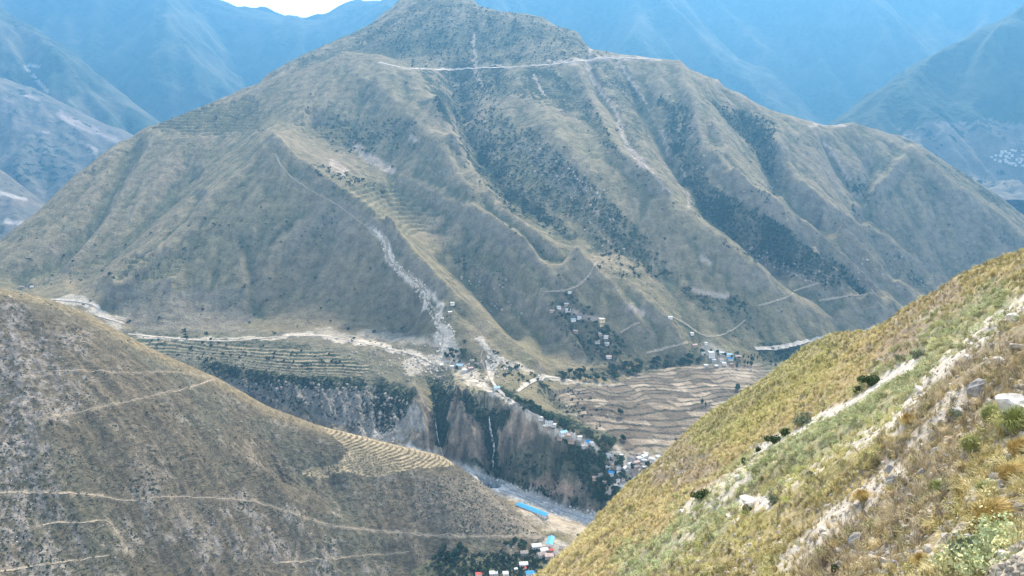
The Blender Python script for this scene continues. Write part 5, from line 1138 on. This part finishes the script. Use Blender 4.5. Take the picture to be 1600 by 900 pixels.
# ================================================================== BUSHES AND TUSSOCKS ON THE NEAR SLOPE
M_BUSH = flat_mat('dark_bush_leaves', (0.040, 0.070, 0.022), var=0.5, scale=4.0); M_BUSH2 = flat_mat('grey_bush_leaves', (0.16, 0.19, 0.12), var=0.35, scale=4.0)
M_TWIG = flat_mat('twigs', (0.12, 0.09, 0.06))
BUSH = [(trunk_mesh('stem', 0.9, 0.05, M_TWIG, 6, 40 + i), leaf_mesh('crown', m_, 1100, np.array((0.95, 0.95, 0.66)), 0.13, 80 + i, 0.85, 12)) for i, m_ in enumerate((M_BUSH, M_BUSH, M_BUSH2))]
for px, py, wpx, kd, lab in [
    (1361, 601, 30, 0, 'large dark green bush beside the upper end of the white scree strip'), (1338, 613, 17, 1, 'smaller dark bush just left of the large one by the scree strip'), (1097, 778, 26, 0, 'round dark bush alone at the lower end of the scree strip'),
    (1226, 682, 22, 1, 'dark bush touching the middle of the white scree strip'), (1210, 692, 24, 0, 'dark bush left of the one touching the scree strip'), (1257, 662, 28, 2, 'grey green bush above the middle of the scree strip'), (1165, 726, 18, 1, 'small dark bush in the orange grass below the pair'),
    (1435, 558, 24, 2, 'dull green bush at the upper tip of the scree strip'), (1405, 562, 18, 2, 'grey bush left of the scree tip'), (1185, 705, 12, 1, 'tiny dark bush between the pair and the small one'), (1210, 785, 22, 2, 'grey green bush right of the wide white rock'),
    (1168, 802, 22, 1, 'dark bush under the wide white rock'), (1305, 893, 18, 1, 'dark spiky bush at the bottom edge of the near slope'), (1268, 748, 18, 2, 'dull bush at the lower end of the second scree strip'), (1452, 822, 16, 1, 'dark green bush below the cracked ochre outcrop'), (1520, 885, 66, 2, 'wide grey green bush in the bottom right corner'),
    (1430, 790, 26, 2, 'grey bush right of the cracked ochre outcrop'), (1478, 770, 20, 2, 'dull bush at the foot of the tall dry grass'), (1500, 655, 26, 2, 'green bush under the ochre ledge')]:
    p, sz = near_px(px, py, wpx)
    if not p: continue
    e = empty('bush', p + Vector((0, 0, -0.1 * sz)), random.random() * 6, sz * 0.5); part('stem', BUSH[kd][0], e); part('crown', BUSH[kd][1], e); tag(e, lab, 'bush')
G_TUS = [flat_mat('tussock_green', (0.24, 0.26, 0.085), var=0.3, scale=6), flat_mat('tussock_gold', (0.40, 0.29, 0.10), var=0.3, scale=6)]
TUS = [tuft_mesh('tussock', G_TUS[i % 2], 650, 1.0, 0.80, 0.02, 200 + i, 1.1, 0.26) for i in range(4)]
for px, py, wpx, kd, lab in [
    (1588, 672, 60, 0, 'large green grass tussock under the white boulder'), (1537, 778, 36, 2, 'round green tussock in the middle of the right edge grasses'), (1590, 712, 46, 1, 'drooping golden tussock at the right edge'), (1545, 822, 64, 1, 'big golden tussock bending left above the pinkish stone'),
    (1562, 838, 34, 0, 'green tussock right of the big golden one'), (1575, 752, 44, 1, 'golden tussock above the round green one'), (1462, 775, 38, 2, 'tall green tussock beside the dark overhanging rock'), (1515, 705, 34, 2, 'green tussock right of the ochre rocks'), (1496, 856, 34, 3, 'golden tussock left of the pinkish stone'),
    (1548, 660, 40, 2, 'green tussock left of the large one under the boulder'), (1360, 830, 30, 2, 'bright green tussock above the flat grey rock'), (1350, 782, 32, 3, 'golden tussock left of the overhanging rock'), (1440, 880, 30, 3, 'golden tussock at the bottom edge'), (1420, 660, 26, 3, 'golden tussock above the ochre rocks'), (1310, 860, 28, 3, 'golden tussock left of the flat grey rock')]:
    p, sz = near_px(px, py, wpx)
    if not p: continue
    o = bpy.data.objects.new('grass_tussock', TUS[kd]); COL.objects.link(o); o.location = p; o.scale = (sz * 0.72,) * 3; o.rotation_euler = (-0.25, -0.35, random.random()); tag(o, lab, 'grass tussock')

# ================================================================== SCATTERED STUFF
def scatter_px(layer, poly, n, seed, dens=None):
    r = np.random.default_rng(seed); xs = [a for a, b in poly]; ys = [b for a, b in poly]; pts = []
    px = r.uniform(min(xs), max(xs), n * 3); py = r.uniform(min(ys), max(ys), n * 3)
    m = inside(px, py, poly); px, py = px[m][:n], py[m][:n]
    for a, b in zip(px, py):
        p = layer.cast(a, b)
        if p is not None: pts.append(tuple(p))
    return np.array(pts)
G_SCRUB = flat_mat('scrub_leaves', (0.05, 0.065, 0.03), var=0.5, scale=0.5, attr='tint')
vs3 = [leaf_mesh('scrub', G_SCRUB, 46, np.array((0.9, 0.9, 0.55)), 0.55, 300 + i, 0.8, 5) for i in range(3)]
def scrub(name, label, layer, polys, tintc, smin, smax, seed):
    P_ = []
    for i, (poly, n) in enumerate(polys):
        q = scatter_px(layer, poly, n, seed + i)
        if len(q): P_.append(q)
    P_ = np.concatenate(P_); k = len(P_); r = np.random.default_rng(seed)
    scatter(name, label, 'scrub', P_, smin + (smax - smin) * r.random(k) ** 2, rots(k, 0.1), np.array(tintc) * (0.6 + 0.8 * r.random((k, 1))), r.integers(0, 3, k), vs3)
scrub('hillside_scrub', 'small dark bushes dotted over the left hillside', L, [([(0, 480), (180, 520), (400, 640), (640, 760), (640, 900), (0, 900)], 1500), ([(650, 745), (760, 745), (850, 835), (700, 838), (640, 800)], 900), ([(0, 700), (110, 700), (140, 900), (0, 900)], 500), ([(420, 735), (690, 725), (700, 735), (430, 750)], 80)], (0.07, 0.075, 0.04), 0.3, 1.25, 1)
scrub('mountain_scrub', 'dark bushes in the gullies and on the ribs of the mountain', M, [
    ([(780, 190), (830, 200), (930, 290), (1010, 370), (1000, 410), (930, 350), (850, 330), (790, 300), (760, 240)], 800), ([(900, 340), (1010, 370), (1060, 440), (960, 430)], 220), ([(1030, 150), (1080, 170), (1110, 290), (1250, 370), (1240, 420), (1180, 410), (1070, 290)], 1200),
    ([(700, 120), (780, 110), (800, 300), (880, 345), (890, 372), (800, 335), (745, 270), (705, 190)], 900), ([(560, 50), (700, 0), (860, 30), (960, 85), (870, 98), (640, 106)], 900), ([(1110, 160), (1210, 190), (1210, 290), (1170, 230)], 600),
    ([(905, 130), (985, 262), (960, 240)], 200), ([(500, 180), (650, 185), (650, 235), (520, 240)], 260), ([(480, 255), (520, 262), (620, 300), (615, 308), (500, 275)], 130), ([(0, 400), (400, 300), (640, 440), (690, 540), (200, 520)], 170), ([(1190, 330), (1330, 440), (1290, 450), (1200, 400)], 700),
    ([(300, 60), (1500, 300), (1500, 480), (900, 450)], 260), ([(760, 540), (830, 580), (860, 610), (800, 610)], 60)], (0.075, 0.095, 0.052), 1.0, 5.0, 2)
scrub('gorge_scrub', 'thick dark scrub on the rim, ledges and clefts of the gorge', M, [
    ([(320, 562), (400, 578), (470, 590), (570, 592), (570, 612), (430, 605), (330, 585)], 420), ([(330, 590), (600, 600), (620, 690), (520, 660), (400, 620)], 260), ([(590, 600), (640, 615), (610, 680), (585, 650)], 250), ([(672, 600), (700, 605), (698, 690), (684, 700)], 250), ([(755, 640), (770, 640), (780, 735), (764, 735)], 140),
    ([(780, 680), (850, 700), (930, 720), (960, 780), (900, 790), (800, 760)], 110), ([(885, 700), (960, 704), (1000, 770), (960, 800), (900, 760)], 240), ([(742, 632), (800, 640), (782, 680), (778, 736), (764, 736)], 120), ([(700, 600), (760, 640), (740, 660), (700, 620)], 140), ([(210, 525), (560, 560), (560, 580), (400, 575), (250, 555)], 170), ([(855, 612), (900, 605), (960, 640), (930, 680), (880, 650)], 80), ([(1200, 545), (1310, 535), (1310, 560), (1240, 575)], 300), ([(680, 880), (720, 848), (840, 842), (850, 900), (680, 900)], 650), ([(676, 600), (704, 605), (698, 680), (684, 690)], 120)],
    (0.055, 0.075, 0.040), 0.9, 3.2, 3)
vs4 = [rock_mesh('stone', flat_mat('loose_stone', (0.4, 0.38, 0.35), var=0.35, scale=1.0, attr='tint'), 400 + i, 1) for i in range(3)]
def stones(name, label, layer, polys, tintc, smin, smax, seed):
    P_ = [scatter_px(layer, poly, n, seed + i) for i, (poly, n) in enumerate(polys)]; P_ = np.concatenate([q for q in P_ if len(q)]); k = len(P_); r = np.random.default_rng(seed)
    scatter(name, label, 'stones', P_, smin + (smax - smin) * r.random(k) ** 3, r.random((k, 3)) * 6.28, np.array(tintc) * (0.7 + 0.6 * r.random((k, 1))), r.integers(0, 3, k), vs4)
stones('river_stones', 'grey boulders and cobbles in the river bed', M, [([(700, 722), (800, 755), (880, 788), (960, 805), (960, 832), (880, 812), (800, 778), (740, 752), (690, 735)], 1300)], (0.60, 0.58, 0.55), 0.3, 2.4, 11)
stones('hillside_stones', 'pale stones on the rocky parts of the left hillside', L, [([(0, 480), (120, 520), (130, 640), (60, 900), (0, 900)], 500), ([(260, 780), (340, 790), (340, 850), (280, 850)], 160), ([(380, 830), (520, 830), (520, 900), (380, 900)], 160), ([(0, 480), (400, 640), (800, 830), (0, 900)], 260)], (0.42, 0.38, 0.34), 0.15, 0.9, 12)
stones('scree_stones', 'pale stones littering the near slope', Nn, [([(1445, 545), (1445, 560), (1190, 712), (1080, 810), (1080, 780), (1190, 695)], 260), ([(1600, 460), (1600, 500), (1440, 640), (1230, 770), (1340, 690), (1440, 600)], 700), ([(1600, 560), (1600, 900), (1100, 900), (1330, 740), (1450, 680)], 1500), ([(1500, 560), (1600, 540), (1600, 700), (1450, 740), (1420, 690)], 260), ([(1060, 700), (1130, 690), (1040, 760)], 160), ([(1140, 830), (1240, 830), (1200, 900), (900, 900)], 500)], (0.36, 0.32, 0.265), 0.04, 0.24, 13)


stones('mountain_rocks', 'pale rocks and small crags scattered over the mountain side', M, [([(790, 210), (850, 220), (950, 300), (930, 340), (860, 300)], 300), ([(900, 340), (960, 340), (980, 400), (930, 400)], 120), ([(1160, 380), (1300, 430), (1290, 450), (1180, 410)], 150), ([(1330, 400), (1460, 400), (1470, 450), (1340, 450)], 120),
    ([(620, 560), (760, 560), (800, 600), (640, 600)], 160), ([(500, 520), (680, 530), (680, 590), (560, 590)], 260), ([(560, 610), (640, 620), (630, 700), (540, 680)], 420), ([(700, 420), (790, 430), (820, 500), (740, 480)], 90), ([(640, 100), (1000, 90), (1300, 300), (800, 300)], 260), ([(340, 590), (560, 600), (560, 650), (430, 630)], 260), ([(850, 600), (1000, 590), (960, 660), (880, 650)], 60)], (0.33, 0.29, 0.24), 0.8, 4.5, 14)

stones('slide_rubble', 'pale rubble along the slide on the crest of the middle spur', M, [([(588, 360), (604, 372), (618, 405), (655, 436), (674, 452), (672, 478), (660, 478), (645, 448), (606, 412), (596, 385)], 420), ([(664, 478), (676, 478), (712, 520), (700, 560), (682, 550), (680, 505)], 380), ([(620, 560), (700, 552), (720, 575), (640, 590)], 260), ([(750, 530), (780, 560), (830, 580), (770, 580)], 160)], (0.62, 0.55, 0.46), 0.7, 3.2, 15)

# ------------------------------------------------------------------ haze
bm = bmesh.new(); bmesh.ops.create_cube(bm, size=1.0)
me = bpy.data.meshes.new('haze'); bm.to_mesh(me); bm.free()
hz = bpy.data.objects.new('haze', me); COL.objects.link(hz); hz['kind'] = 'stuff'; hz['label'] = 'thin blue mountain haze filling the valley'
hz.scale = (30000, 12600, 3000); hz.location = (0, 5500, 800)
m = bpy.data.materials.new('haze_air'); m.use_nodes = True; n = m.node_tree.nodes; n.clear()
pv = n.new('ShaderNodeVolumePrincipled'); mo = n.new('ShaderNodeOutputMaterial')
pv.inputs['Color'].default_value = HAZE_COLOR + (1,); pv.inputs['Density'].default_value = HAZE_DENSITY; pv.inputs['Anisotropy'].default_value = 0.35
m.node_tree.links.new(pv.outputs[0], mo.inputs['Volume']); me.materials.append(m)
